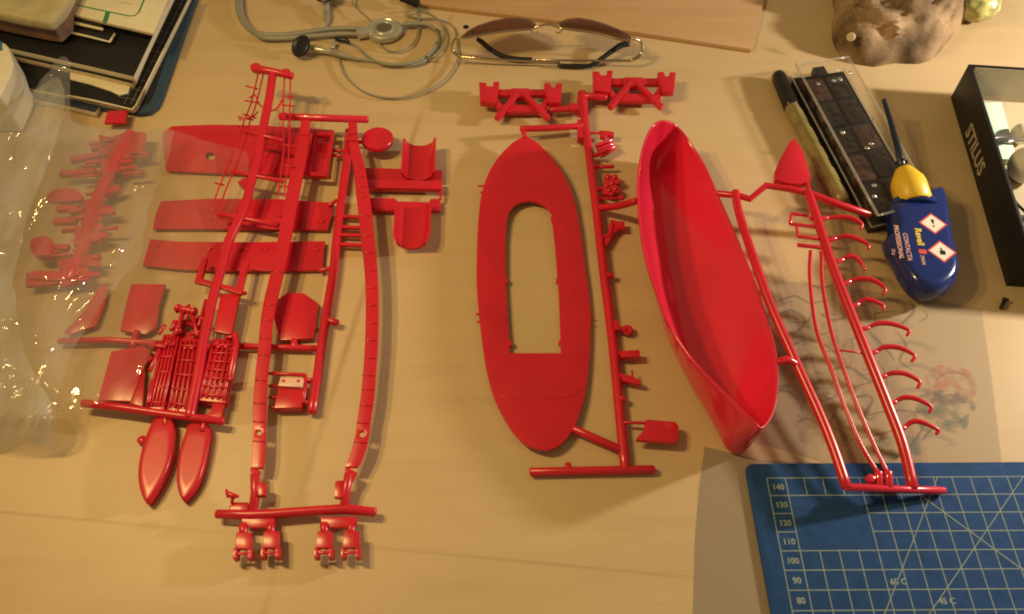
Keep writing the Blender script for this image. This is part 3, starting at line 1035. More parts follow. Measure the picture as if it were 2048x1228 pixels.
for bi, q in enumerate(blocks):
    b_ = plate('engine_block', q, .8, .6, RED, t, .06)
    tl, tr, br, bl = [Vector((x, y, 0)) for x, y in q]
    for k in range(5):
        f = .1 + .2 * k
        a, b = tl.lerp(tr, f), bl.lerp(br, f)
        a, b = a.lerp(b, .04), a.lerp(b, .95)
        ptube('rib', [(a.x, a.y), (b.x, b.y)], .1, RED, b_, z=.84, seg=6)
    for k in range(7 if bi == 2 else 5):
        f = .1 + .8 * k / (6 if bi == 2 else 4)
        a, b = tl.lerp(bl, f), tr.lerp(br, f)
        ptube('cross_rib', [(a.x + 3, a.y), (b.x - 3, b.y)], .075, RED, b_, z=.9, seg=6)
    for k in range(2):
        c = tl.lerp(tr, .35 + .3 * k).lerp(bl.lerp(br, .35 + .3 * k), .14)
        lathe('boss', [(.14, 0), (.14, .14), (.08, .18)], P(c.x, c.y, .84), (0, 0, 1), RED, b_, 10)
ptube('post', [(470, 668), (474, 690), (460, 760)], .2, RED, t, z=.9)
ptube('gate', [(330, 805), (325, 824)], .16, RED, t, z=.7)
ptube('gate', [(360, 812), (352, 828)], .16, RED, t, z=.7)
plate('gusset', [(428, 798), (452, 800), (444, 834), (404, 832), (420, 824)], .7, .3, RED, t, .05)
sp_ = ptube('spool', [(352, 616), (392, 624)], .22, RED, t, z=1.0)
for x, y in ((356, 617), (372, 620), (388, 624)):
    lathe('spool_ring', [(.26, -.06), (.3, -.02), (.3, .05), (.26, .09)], P(x, y, 1.0), P(392, 624, 1) - P(352, 616, 1), RED, sp_, 14)
ptube('gate', [(366, 624), (352, 668)], .14, RED, t, z=.95)
ptube('gate', [(384, 628), (396, 672)], .14, RED, t, z=.95)
plate('link_panel', [(350, 640), (410, 636), (404, 690), (340, 690)], .6, .25, RED, t, .05, [[(370, 648), (388, 647), (384, 664), (366, 664)]])
ptube('end_bar', [(166, 806, .8), (240, 815, .8), (330, 828, .8), (446, 843, .75)], .23, RED, t, seg=12)


def boat(px, z, name):
    """upturned boat shell: rounded gunwale outline lifted to a flat keel area"""
    o_ = PP(px, 0)
    c = sum(o_, Vector()) / len(o_)
    vs, fs = [], []
    n = len(o_)
    rings = [(1.0, 0.05), (1.0, z * .86), (.97, z * .96), (.92, z), (.6, z * .99), (.3, z * .98)]
    for s_, h in rings:
        for p in o_:
            q = c + (p - c) * s_
            vs.append(Vector((q.x, q.y, h)))
    for i in range(len(rings) - 1):
        for k in range(n):
            k2 = (k + 1) % n
            fs.append((i * n + k, i * n + k2, (i + 1) * n + k2, (i + 1) * n + k))
    fs.append(tuple((len(rings) - 1) * n + k for k in range(n)))
    fs.append(tuple(range(n)))
    return add(name, vs, fs, RED, t, True, 60)


boat(smooth_loop([(318, 848), (352, 850), (355, 886), (349, 932), (329, 978), (307, 1010), (297, 1010), (286, 975), (287, 935), (298, 890)], 3), .75, 'boat_shell')
boat(smooth_loop([(386, 856), (424, 860), (425, 893), (412, 950), (397, 983), (378, 1006), (369, 1004), (360, 970), (365, 916), (377, 876)], 3), .65, 'boat_shell')
ptube('gate', [(330, 826), (333, 852)], .2, RED, t, z=.6)
ptube('gate', [(413, 838), (405, 862)], .2, RED, t, z=.6)
lathe('stub', [(.05, 0), (.26, .08), (.26, .3), (.1, .38)], P(287, 884, 0.02), (0, 0, 1), RED, t, 12)
plate('wall_plate', [(222, 703), (285, 690), (302, 700), (262, 802), (196, 800)], .5, .25, RED, t, .04)
plate('wall_plate', [(262, 568), (331, 568), (318, 610), (312, 655), (290, 668), (240, 660), (250, 615)], .5, .25, RED, t, .04)
plate('wall_plate', [(203, 566), (214, 570), (207, 605), (190, 650), (140, 668), (128, 664), (168, 622)], .5, .25, RED, t, .04)
ptube('runner', [(118, 682, .5), (220, 680, .5), (325, 688, .6)], .2, RED, t)
ptube('gate', [(274, 664, .5), (266, 692, .5)], .22, RED, t)
plate('small_plate', [(262, 745), (290, 740), (285, 812), (258, 806)], .45, .2, RED, t, .04)

for (x, y, x2, y2, r_) in ((300, 742, 318, 700, .12), (306, 760, 296, 806, .14), (342, 660, 350, 642, .13), (412, 600, 398, 652, .12), (470, 590, 492, 586, .12), (382, 668, 402, 664, .14),
                           (452, 676, 470, 672, .12), (318, 668, 330, 650, .12), (406, 700, 420, 690, .13), (300, 690, 330, 694, .16), (372, 640, 378, 610, .1), (396, 634, 412, 640, .12)):
    ptube('pin', [(x, y, .95), (x2, y2, 1.0)], r_, RED, t, seg=8)
for (x, y, r_) in ((358, 664, .22), (412, 668, .2), (300, 720, .2), (386, 650, .2), (466, 700, .18), (432, 690, .2), (345, 690, .2), (458, 760, .18)):
    lathe('boss', [(r_, 0), (r_, .2), (r_ * .6, .28), (r_ * .55, .2)], P(x, y, .85), (0, 0, 1), RED, t, 12)

# ------------------------------------------------------------------ left heap: sprue with two long bulwark strips (on top)
t = thing('bulwark_sprue', 'red kit sprue with two long curved ribbed strips and small seats below its bottom bar', 'model sprue', P(620, 620))


def strip(cx, zf, holes):
    """cx: (px, py, half width px)"""
    dense = smooth_path([Vector(c) for c in cx], 3)
    L = [(c.x - c.z, c.y, zf(c.y)) for c in dense]
    Rr = [(c.x + c.z, c.y, zf(c.y)) for c in dense]
    hl = []
    for (hx, hy, hr) in holes:
        hl.append([(hx + hr * math.cos(2 * math.pi * k / 12), hy + hr * .9 * math.sin(2 * math.pi * k / 12), zf(hy)) for k in range(12)])
    s_ = plate('bulwark_strip', L + Rr[::-1], None, .22, RED, t, .035, hl)
    return s_, dense


def zl(y):
    return 1.95 - (y - 240) / 700 * .95


s1, d1 = strip([(607, 262, 10), (603, 298, 12), (593, 347, 13), (581, 408, 13), (566, 490, 13), (552, 553, 13), (540, 602, 13), (532, 651, 12.5), (528, 700, 12.5), (522, 755, 12.5),
                (519, 800, 13), (518, 840, 13), (518, 880, 13), (517, 910, 13), (514, 936, 12)], zl, [(518, 865, 6)])
s2, d2 = strip([(705, 262, 10), (707, 285, 10), (712, 308, 11), (719, 340, 12), (723, 370, 13), (728, 410, 13.5), (733, 457, 13.5), (738, 500, 13.5), (743, 560, 13), (744, 620, 13), (743, 680, 13),
                (739, 740, 13), (735, 790, 13.5), (728, 837, 13.5), (724, 870, 14), (715, 905, 14), (703, 934, 12)], zl, [(725, 868, 7)])
for s_, d_, ys in ((s1, d1, (543, 609, 640, 675, 709, 760, 806, 843, 882)), (s2, d2, (330, 352, 372, 392, 430, 470, 505, 540, 575, 610, 645, 680, 715, 750, 778, 810, 845, 884))):
    for y in ys:
        c = min(d_, key=lambda q: abs(q.y - y))
        ptube('rib', [(c.x - c.z + 1, y, zl(y) + .01), (c.x + c.z - 1, y + 1, zl(y) + .01)], .05, RED, s_, seg=6)
ptube('end_bar', [(560, 233, 2.05), (650, 236, 2.05), (735, 239, 2.0)], .26, RED_GLOSS, t, seg=14)
oriented_box('runner', P(612, 236, 2.05), P(606, 270, 2.0), .62, .4, RED, t, .06)
oriented_box('runner', P(704, 236, 2.05), P(706, 268, 2.0), .6, .4, RED, t, .06)
oriented_box('runner_joint', P(693, 277, 2.0), P(716, 278, 2.0), .3, .4, RED, t, .05)
ptube('runner', [(510, 950, .95), (511, 985, .8), (506, 1024, .6)], .25, RED, t)
ptube('runner', [(698, 948, .95), (692, 980, .8), (688, 1020, .6)], .25, RED, t)
plate('joint_block', [(500, 934), (520, 940), (514, 962), (500, 962)], 1.0, .3, RED, t, .05)
plate('joint_block', [(516, 962), (533, 966), (530, 990), (516, 992)], 1.0, .35, RED, t, .05)
plate('joint_block', [(670, 962), (686, 960), (686, 996), (668, 994)], 1.0, .35, RED, t, .05)
plate('joint_block', [(690, 932), (714, 944), (704, 962), (690, 956)], 1.0, .3, RED, t, .05)
ptube('end_bar', [(434, 1028, .6), (500, 1030, .62), (545, 1028, .62), (620, 1022, .62), (690, 1018, .62), (750, 1024, .55)], [.24, .27, .27, .25, .27, .24], RED, t, seg=12)
for x0, x1 in ((482, 550), (641, 714)):
    plate('cross_plate', [(x0, 1033), (x1, 1033), (x1 - 1, 1046), (x1 - 14, 1048), (x1 - 16, 1055), (x0 + 14, 1055), (x0 + 12, 1048), (x0 + 1, 1046)], .7, .3, RED, t, .05)
for x, yt, sh in ((486, 1064, 0), (541, 1062, 1), (648, 1062, 0), (702, 1062, 0)):
    s_ = plate('seat', [(x - 14, yt), (x + 17, yt), (x + 17, yt + 34), (x - 17, yt + 34)], .95, .3, RED, t, .06)
    ptube('gate', [(x, yt - 14), (x + 1, yt + 4)], .22, RED, s_, z=.75)
    for dx in (-15, 14):
        oriented_box('seat_leg', P(x + dx, yt + 32, .9), P(x + dx - 1, yt + 53, .9), .24, .55, RED, s_, .04)
    ptube('seat_bar', [(x - 15, yt + 44), (x + 14, yt + 43)], .09, RED_GLOSS, s_, z=.85)
plate('base_block', [(458, 1012), (466, 1004), (496, 1004), (496, 1022), (458, 1022)], .75, .35, RED, t, .05)
ptube('swivel_gun', [(454, 986), (464, 991), (477, 993)], [.12, .16, .08], RED, t, z=1.1, curve=2)
ptube('gun_post', [(466, 992, 1.1), (464, 1006, .8)], .09, RED, t)
ptube('gun_arm', [(453, 980, 1.1), (456, 994, 1.1)], .08, RED, t)

# ------------------------------------------------------------------ sprue inside the clear bag
t = thing('bagged_sprue', 'red kit sprue with many small parts, seen blurred through the clear bag', 'model sprue', P(180, 420))
ptube('runner', [(262, 268, 1.1), (228, 330, 1.1), (200, 388, 1.0), (182, 440, 1.0), (166, 500, .9), (142, 560, .8)], .42, RED, t, curve=3)
plate('panel', [(215, 222), (255, 220), (250, 245), (208, 246)], .8, .2, RED, t, .04)
plate('panel', [(196, 268), (222, 274), (255, 262), (292, 264), (284, 310), (240, 318), (205, 308)], 1.2, .3, RED, t, .06)
plate('panel', [(200, 320), (238, 308), (236, 340), (204, 345)], 1.3, .3, RED, t, .06)
for q, w in (([(140, 317), (200, 306)], .42), ([(118, 345), (190, 340)], .45), ([(196, 342), (272, 331)], .34), ([(112, 415), (156, 413)], .42), ([(106, 440), (152, 439)], .44),
             ([(200, 385), (238, 372)], .5), ([(196, 420), (222, 414)], .42), ([(104, 492), (136, 492)], .4), ([(180, 480), (200, 476)], .3), ([(160, 522), (196, 526)], .5), ([(60, 548), (130, 552)], .62)):
    oriented_box('fitting', P(q[0][0], q[0][1], 1.15), P(q[1][0], q[1][1], 1.15), w, .4, RED, t, .06)
plate('hatch', smooth_loop([(92, 394), (104, 382), (125, 376), (150, 378), (164, 388), (160, 400), (120, 402), (96, 402)], 2), 1.2, .3, RED, t, .06)
plate('cabin', smooth_loop([(62, 478), (80, 472), (100, 474), (104, 495), (98, 508), (72, 510), (60, 498)], 2), 1.4, .6, RED, t, .08)
plate('panel', [(116, 520), (172, 500), (178, 560), (120, 572)], 1.0, .3, RED, t, .06)
plate('panel', [(150, 452), (205, 446), (196, 482), (146, 490)], 1.0, .3, RED, t, .06)
plate('panel', [(168, 400), (206, 392), (200, 440), (160, 446)], 1.0, .3, RED, t, .06)
plate('panel', [(52, 545), (112, 540), (116, 566), (50, 572)], .9, .3, RED, t, .06)

rs_ = random.Random(21)
for k in range(26):
    f = rs_.uniform(.02, .98)
    cx_, cy_ = 262 - 120 * f + rs_.uniform(-62, 40), 268 + 290 * f + rs_.uniform(-8, 8)
    ln = rs_.uniform(8, 26)
    if rs_.random() < .6:
        oriented_box('fitting', P(cx_ - ln, cy_ + 2, 1.2), P(cx_ + ln, cy_ - 2, 1.2), rs_.uniform(.15, .38), .35, RED, t, .05)
    else:
        ptube('pin', [(cx_ - ln, cy_ + 2, 1.15), (cx_ + ln, cy_ - 2, 1.2)], rs_.uniform(.08, .14), RED, t, seg=8)

# ------------------------------------------------------------------ the clear bag
bag = thing('plastic_bag', 'crumpled clear plastic bag lying over the left end of the red sprues', 'plastic bag', P(150, 520))


def inside(px, py, poly):
    c = False
    n = len(poly)
    for i in range(n):
        x0, y0 = poly[i]
        x1, y1 = poly[(i + 1) % n]
        if (y0 > py) != (y1 > py) and px < (x1 - x0) * (py - y0) / (y1 - y0) + x0:
            c = not c
    return c


def film(name, poly, zb, amp, mat, seed, step=7, ridge=1.0, lift=None):
    """wrinkled sheet over an outline (its rim pulled exactly onto the outline)"""
    xs = [p[0] for p in poly]
    ys = [p[1] for p in poly]
    x0, x1, y0, y1 = min(xs), max(xs), min(ys), max(ys)
    nx, ny = int((x1 - x0) / step) + 1, int((y1 - y0) / step) + 1
    bm_ = bmesh.new()
    grid = {}
    base = world_of(bag)
    for j in range(ny + 1):
        for i in range(nx + 1):
            px, py = x0 + i * step, y0 + j * step
            if not inside(px, py, poly):
                continue
            q = Vector((px * .0085 + seed, py * .0085, seed * 3.1))
            dirx = px * .020 + py * .012                       # folds run from top right to bottom left
            alg = px * -.004 + py * .007
            r1 = 1 - abs(noise.noise(Vector((dirx * .55 + seed, alg * .6, 0)))) * 2
            r2 = 1 - abs(noise.noise(Vector((dirx * 1.2, alg * 1.0 + seed, 4)))) * 2
            z = zb + amp * (noise.noise(q) * .9 + ridge * (.55 * max(0, r1) ** 3 + .3 * max(0, r2) ** 3))
            z += amp * .05 * noise.noise(Vector((px * .035, py * .035, seed)))
            if lift:
                z += lift(px, py)
            # a sheet settles to the table towards its rim
            dmin = min(abs(px - x0), abs(y1 - py), 200)
            z *= .35 + .65 * min(1, dmin / 60)
            w = P(px, py, max(.06, z)) * CM - base
            grid[(i, j)] = bm_.verts.new(w)
    for j in range(ny):
        for i in range(nx):
            k = [(i, j), (i + 1, j), (i + 1, j + 1), (i, j + 1)]
            if all(q in grid for q in k):
                bm_.faces.new([grid[q] for q in k])
    me = bpy.data.meshes.new(name)
    for v in [v for v in bm_.verts if not v.link_faces]:
        bm_.verts.remove(v)
    for k in range(2):
        bv_ = [v for v in bm_.verts if v.is_boundary]
        new = {}
        for v in bv_:
            nb_ = [e.other_vert(v).co for e in v.link_edges if e.is_boundary]
            new[v] = v.co.lerp(sum(nb_, Vector()) / len(nb_), .6)
        for v, c_ in new.items():
            v.co = c_
    bm_.to_mesh(me)
    bm_.free()
    ob = link_mesh(name, me, mat, bag, True, 180)
    sb = ob.modifiers.new('soft', 'SUBSURF')
    sb.levels = sb.render_levels = 1
    return ob


film('film', [(-140, 240), (30, 190), (60, 180), (110, 118), (126, 104), (142, 112), (146, 150), (140, 240), (220, 256), (352, 254), (347, 300), (300, 420), (285, 520), (215, 600),
              (150, 700), (118, 800), (112, 900), (60, 898), (-140, 890)], 1.8, .75, FILM_MILK, 1.7,
     lift=lambda x, y: 1.6 * max(0, (240 - y) / 130))
film('film', [(-140, 250), (60, 240), (200, 252), (352, 256), (420, 280), (500, 300), (500, 360), (468, 440), (404, 530), (372, 600), (335, 640), (292, 740), (240, 800),
              (180, 816), (100, 840), (100, 895), (-140, 890)], 1.25, .45, FILM, 6.3, lift=lambda x, y: .9 * max(0, (400 - y) / 150) * max(0, min(1, (x - 300) / 120)))
film('film', [(-150, 160), (30, 200), (120, 140), (138, 200), (112, 300), (60, 430), (30, 560), (50, 700), (104, 800), (110, 890), (-150, 884)], 2.4, 1.0, FILM_WHITE, 11.9)

# ------------------------------------------------------------------ stack of folders, cards and books, top left


def card(name, px, z, h, mat, label, cat, par_edges=None, bev=.02, rim=None):
    """flat thing resting in the stack: cover, page block"""
    top = PP(px, z)
    c = sum(top, Vector()) / len(top)
    t_ = thing(name, label, cat, (c.x, c.y, z - h))
    if par_edges is None:
        slab('cover', top, h, mat, t_, bev)
    else:
        slab('cover', top, .06, mat, t_, .01)
        ins = [c + (p - c) * 1.0 for p in top]
        slab('pages', [p - Vector((0, 0, .062)) for p in ins], h - .064, par_edges, t_, .01)
    return t_


r_c = [(300, 226), (312, 216), (318, 204)]
t = card('blue_folder', [(405, -40), (322, 196), (314, 212), (300, 223), (282, 226), (190, 214), (-80, 160), (-80, -40)], .42, .4, BLUE_EDGE,
         'dark blue folder with rounded corners, bottom of the stack', 'folder')
plate('cover_panel', [(380, -40), (306, 190), (296, 206), (276, 212), (120, 190), (120, -40)], .48, .05, BLACK, t, .02)
t = card('grid_card', [(394, -40), (271, 210), (262, 216), (190, 200), (60, 176), (-80, 140), (-80, -40)], .98, .5, BLACK_CARD,
         'black card printed with a thin grey grid and pale edges in the stack', 'card', PAGES)
lv, lf = [], []


def gline(a, b, z, w=.022):
    a, b = P(a[0], a[1], z), P(b[0], b[1], z)
    d = b - a
    n = Vector((-d.y, d.x, 0)).normalized() * w
    k = len(lv)
    lv.extend([a + n, a - n, b - n, b + n])
    lf.append((k, k + 1, k + 2, k + 3))


for off in (10, 24):
    gline((396 - off, -42), (272 - off, 208), .985)
for k in range(14):
    y = 200 - k * 19
    x = 271 + (210 - y) / 250 * 123
    gline((x - 2, y), (x - 40, y - 7), .987)
o = add('printed_grid', lv, lf, principled('grid_ink', (.16, .15, .12), .6), t, False)
o['kind'] = 'stuff'
gline_edge = ptube('edge_strip', [(397, -40), (272, 211), (264, 219), (192, 202), (136, 191)], .07, PAPER, t, z=.94, seg=6)
t = card('navy_booklet', [(197, 212), (190, 224), (136, 211), (60, 196), (60, 180), (140, 196)], .62, .5, NAVY, 'thin navy booklet with pale edges sticking out under the stack', 'booklet', PAPER)
t = card('cream_notepad', [(262, 168), (256, 186), (238, 190), (222, 182), (180, 168), (140, 158), (140, 140), (230, 150)], 1.12, .12, PAPER,
         'cream notepad with a curled corner between the grid card and the notebooks', 'notepad')
t = card('lower_notebook', [(352, -40), (264, 166), (190, 148), (30, 112), (-80, 88), (-80, -40)], 1.55, .5, BLACK_CARD,
         'thin black notebook with cream page edges, second of the two black ones', 'notebook', PAGES)
t = card('black_notebook', [(358, -40), (267, 152), (190, 134), (20, 96), (-80, 74), (-80, -40)], 2.15, .52, BLACK_CARD,
         'large black notebook with cream page edges lying on the other black one', 'notebook', PAPER)
t = card('black_folder', [(250, 8), (226, 74), (218, 80), (118, 58), (100, 40), (100, -30), (250, -30)], 2.55, .35, BLACK,
         'small black folder with a white rounded rim below the green line sheet', 'folder')
ptube('rim', [(118, 60), (180, 74), (219, 84), (230, 68)], .09, PAPER, t, z=2.5, seg=8)
t = card('black_case_small', [(225, 0), (204, 52), (140, 40), (132, 34), (132, -30), (225, -30)], 2.95, .35, BLACK, 'narrow black pad with a white lower edge under the green line sheet', 'pad')
ptube('rim', [(138, 43), (170, 51), (206, 59)], .12, PAPER, t, z=2.8, seg=8)
t = card('diagram_sheet', [(352, -40), (306, 67), (220, 47), (128, 24), (128, -40)], 3.25, .24, PAPER, 'cream sheet with thick green diagram lines on top of the stack', 'sheet', PAGES)


def gpath(pts, r_):
    k = ptube('green_line', pts, r_, GREEN_INK, t, z=3.25, seg=8, flat=.12)
    return k


gpath([(140, 7), (190, 18), (258, 32), (270, 31), (278, 24), (292, -10)], .075)
gpath([(216, 24), (210, 44)], .19)
ptube('grey_line', [(240, 4), (268, 9)], .04, GREY_INK, t, z=3.25, seg=6, flat=.12)
t = thing('pouch', 'pale beige soft pouch with front side coloured darker for shade, in the upper left corner', 'pouch', P(30, 0))
pv, pf = [], []
pc = PP([(-120, -60), (150, -60), (146, -20), (128, 16), (100, 44), (70, 40), (0, 26), (-120, 0)], 4.6)
slab('top_side', pc, .9, POUCH, t, .35, seg=4)
slab('front_side', [p + Vector((-.02, .25, -.85)) for p in PP([(-120, -60), (140, -60), (138, -10), (118, 24), (98, 42), (70, 38), (0, 24), (-120, -2)], 4.6)], 1.3, POUCH_SHADE, t, .2, seg=3)
t = thing('white_holder', 'white plastic holder with a teal patch at the left edge', 'holder', P(-5, 180))
slab('holder_body', PP([(-60, 60), (8, 84), (16, 92), (27, 128), (20, 150), (0, 190), (-60, 190)], 3.6), 3.4, PAPER, t, .25, seg=3)
slab('teal_patch', PP([(-60, 58), (2, 82), (3, 98), (-60, 92)], 3.75), .2, principled('teal', (.02, .16, .20), .5), t, .05)

# ------------------------------------------------------------------ wooden board at the back
t = thing('wooden_board', 'light brown flat wooden board lying behind the sunglasses', 'wooden board', P(1250, 0))
slab('board', PP([(812, 4), (1100, 39), (1300, 68), (1503, 98), (1517, 50), (1560, -140), (780, -140)], .4), .38, BOARD, t, .05)

# ------------------------------------------------------------------ sunglasses
t = thing('sunglasses', 'rimless brown tinted sunglasses with pale gold arms and black ear tips, folded', 'sunglasses', P(1100, 95))


def lens(out_far, near):
    """far edge (lower, away) and near edge (raised): pixel lists of the same length"""
    n = len(out_far)
    vs, fs = [], []
    rows = 7
    for j in range(rows):
        f = j / (rows - 1)
        for i in range(n):
            a = P(out_far[i][0], out_far[i][1], 2.0)
            b = P(near[i][0], near[i][1], 2.55)
            p = a.lerp(b, f)
            p.z += .38 * math.sin(math.pi * f) * math.sin(math.pi * (i + .6) / (n + .2))
            vs.append(p)
    for j in range(rows - 1):
        for i in range(n - 1):
            q = j * n + i
            fs.append((q, q + 1, q + n + 1, q + n))
    o_ = add('lens', vs, fs, LENS, t, True, 180)
    sm = o_.modifiers.new('thickness', 'SOLIDIFY')
    sm.thickness = .0014
    return o_


ll = lens([(922, 74), (935, 61), (955, 51), (985, 41), (1010, 36), (1035, 35), (1058, 38), (1072, 47)],
          [(925, 76), (940, 74), (955, 70), (985, 65), (1010, 61.5), (1035, 60), (1058, 58.5), (1071, 55)])
lr = lens([(1117, 44), (1135, 37), (1158, 35), (1185, 40), (1210, 48), (1235, 57), (1255, 66), (1264, 75)],
          [(1119, 55), (1135, 58), (1158, 61), (1185, 64), (1210, 70), (1235, 77), (1250, 81), (1264, 79)])
for o_, pts in ((ll, [(925, 77), (945, 73.5), (985, 66), (1010, 62.5), (1035, 61), (1064, 58.5)]), (lr, [(1119, 56), (1138, 59), (1160, 62), (1188, 65.5), (1215, 72), (1240, 79), (1262, 81)])):
    ptube('lens_rim', [(x, y, 2.6) for x, y in pts], .085, GOLD, o_, curve=3, seg=8)
ptube('bridge', [(1066, 57, 2.5), (1082, 51, 2.75), (1096, 49, 2.8), (1110, 52, 2.75), (1122, 57, 2.5)], .085, GOLD, t, curve=3, seg=8)
ptube('nose_arm', [(1062, 60, 2.4), (1068, 66, 2.2), (1076, 64, 2.0)], .05, GOLD, t, curve=3, seg=6)
ptube('nose_arm', [(1124, 60, 2.4), (1118, 66, 2.2), (1112, 64, 2.0)], .05, GOLD, t, curve=3, seg=6)
ptube('end_piece', [(922, 75, 2.4), (910, 78, 2.2), (904, 90, 1.7), (906, 103, 1.2), (917, 112, .9)], [.1, .1, .09, .1, .14], GOLD, t, curve=4, seg=8)
ptube('end_piece', [(1264, 78, 2.4), (1276, 80, 2.2), (1284, 88, 1.8), (1284, 104, 1.3), (1277, 114, 1.0), (1262, 121, .8)], [.1, .1, .1, .12, .16, .1], GOLD, t, curve=4, seg=8)
lathe('screw', [(.14, 0), (.14, .12), (.06, .18)], P(1266, 78, 2.4), (0, -.4, 1), GOLD, t, 12)
ta = ptube('temple_arm', [(917, 113.5, .75), (980, 118, .7), (1060, 122.5, .6), (1120, 125, .5)], [.11, .1, .085, .08], GOLD, t, seg=8)
ptube('ear_tip', [(1116, 131, .3), (1150, 132.5, .3), (1176, 132, .32), (1190, 127, .4), (1205, 116, .6), (1230, 98, .9), (1244, 90, 1.0), (1258, 88, 1.0)],
      [.15, .17, .18, .19, .19, .22, .24, .2], BLACK, ta, curve=3, seg=10)
tb = ptube('temple_arm', [(1262, 121.5, .75), (1200, 121.5, .65), (1140, 121, .5), (1064, 119, .4)], [.11, .09, .085, .08], GOLD, t, seg=8)
ptube('ear_tip', [(1064, 119, .35), (1040, 119, .35), (1020, 116, .4), (1000, 110, .5), (980, 98, .75), (966, 86, .95), (955, 78, 1.05)],
      [.17, .2, .2, .2, .2, .21, .17], BLACK, tb, curve=3, seg=10)
for x in (1069, 1077):
    ptube('collar', [(x, 119.5), (x + 2, 119.5)], .12, GOLD, tb, z=.42, seg=8)
lathe('nose_pad', [(.05, 0), (.22, .05), (.25, .12), (.1, .2)], P(932, 56, .6), (0, 0, 1), BLACK, t, 12)

# ------------------------------------------------------------------ earphones
t = thing('earphones', 'coiled grey earphones with a round silver dial and black earbuds', 'earphones', P(740, 80))
dial = lathe('dial_body', [(1.1, 0), (1.30, .06), (1.42, .22), (1.42, .42), (1.36, .56), (1.26, .62), (1.14, .62), (1.08, .57), (.82, .57), (.76, .63), (.64, .66), (.6, .62)],
             P(770, 68), (0, 0, 1), SILVER, t, 48, 30)
lathe('dial_centre', [(.6, 0), (.59, .05), (.5, .11), (.3, .15), (.05, .165)], P(770, 68) + Vector((0, 0, .6)), (0, 0, 1), SILVER_DARK, dial, 32)
oriented_box('cable_inlet', P(712, 62, .75), P(748, 56, .75), .85, .55, SILVER, dial, .15)
thick = [(474, -30), (475, 10), (480, 34), (495, 55), (515, 66), (545, 70), (590, 68), (640, 60), (680, 57), (725, 58)]
ptube('cable', [(x, y, .45) for x, y in thick], .2, GREY_CABLE, t, curve=5, seg=10)
ptube('cable', [(x + (6 if x < 520 else 0), y + (7 if x > 500 else 0) + (4 if x > 600 else 0), .42) for x, y in thick], .2, GREY_CABLE, t, curve=5, seg=10)
thin = [[(676, 116), (690, 150), (716, 176), (745, 190), (780, 196), (820, 193), (855, 181), (885, 163), (905, 140), (916, 115), (913, 75), (908, 56), (895, 45), (870, 38), (835, 36), (812, 30)],
        [(812, 24), (830, 20), (848, 22), (870, 34), (884, 50), (890, 70), (886, 88), (876, 105), (860, 118)],
        [(757, 84), (766, 95), (785, 103), (805, 101), (822, 92), (832, 78), (837, 60), (836, 30), (832, 4), (830, -20)],
        [(540, -14), (690, -16), (706, 8), (728, 30), (736, 36)],
        [(655, 46), (652, 52), (652, 60)]]
for k, pts in enumerate(thin):
    ptube('cable', [(x, y, .25 + .2 * (k % 2)) for x, y in pts], .075, GREY_CABLE, t, curve=5, seg=8)
thk2 = [(705, 117), (740, 121), (770, 127), (810, 131), (845, 124), (868, 105), (878, 85), (874, 66), (858, 54), (830, 49), (800, 55)]
ptube('cable', [(x, y, .3) for x, y in thk2], .12, GREY_CABLE, t, curve=5, seg=8)
ptube('cable', [(698, 83, .4), (712, 92, .35), (735, 113, .3), (762, 126, .45), (800, 129, .5), (840, 120, .45), (866, 100, .4), (873, 84, .4)], .11, GREY_CABLE, t, curve=5, seg=8)
ptube('cable', [(806, 48, .6), (835, 47, .55), (858, 50, .5), (872, 60, .4)], .17, GREY_CABLE, t, curve=4, seg=8)


def earbud(head, tail, boot, end, up):
    ax = (P(head[0], head[1], .8) - P(tail[0], tail[1], .5)).normalized()
    e = lathe('earbud_tip', [(.2, -.2), (.6, -.14), (.86, .0), (.90, .10), (.80, .22), (.68, .24), (.60, .18), (.30, .16), (.26, .08), (.05, .06)], P(head[0], head[1], .85), (ax * .45 + Vector((0, -.45, .75))).normalized(), BLACK, t, 28, 50)
    ptube('earbud_stem', [(head[0] + (tail[0] - head[0]) * .35, head[1] + (tail[1] - head[1]) * .35, .6), (tail[0], tail[1], .4)], [.24, .22], SILVER, e, seg=12)
    ptube('strain_relief', [(tail[0], tail[1], .4), (boot[0], boot[1], .35), (end[0], end[1], .25)], [.3, .26, .12], GREY_CABLE, e, seg=12)


earbud((603, 93), (668, 105), (690, 112), (706, 117), 1)
earbud((652, -8), (654, 26), (654, 38), (655, 48), 1)
ptube('splitter', [(672, 78, .4), (690, 80, .4), (702, 86, .35)], [.2, .22, .12], BLACK, t, seg=10)
ptube('jack', [(664, 96, .4), (668, 84, .4)], [.16, .14], SILVER, t, seg=10)
ptube('jack', [(800, -16, 1.0), (822, 6, .8), (834, 10, .7)], [.3, .25, .15], SILVER, t, seg=10)
oriented_box('clip', P(800, -10, 1.5), P(838, 4, 1.2), .6, .4, BLACK, t, .08)

# ------------------------------------------------------------------ driftwood and its neighbour
t = thing('driftwood', 'gnarled brown driftwood lump with deep folds at the back right', 'driftwood', P(1815, 40))
DW = principled('driftwood', (.25, .17, .10), .9, spec=.15, bump=.7, bscale=170, var=.72, vscale=38)
c0 = P(1808, -52, 0)
bm = bmesh.new()
bmesh.ops.create_icosphere(bm, subdivisions=6, radius=1.0)
sil = [(1672, -30), (1672, 20), (1668, 80), (1684, 108), (1712, 122), (1750, 128), (1790, 120), (1842, 122), (1868, 112), (1892, 84), (1915, 52), (1940, 22), (1950, -20)]
base = Vector(t.location)
gp = PP(sil, .3)
angs = [(math.atan2(g.y - c0.y, g.x - c0.x), math.hypot(g.x - c0.x, g.y - c0.y)) for g in gp]


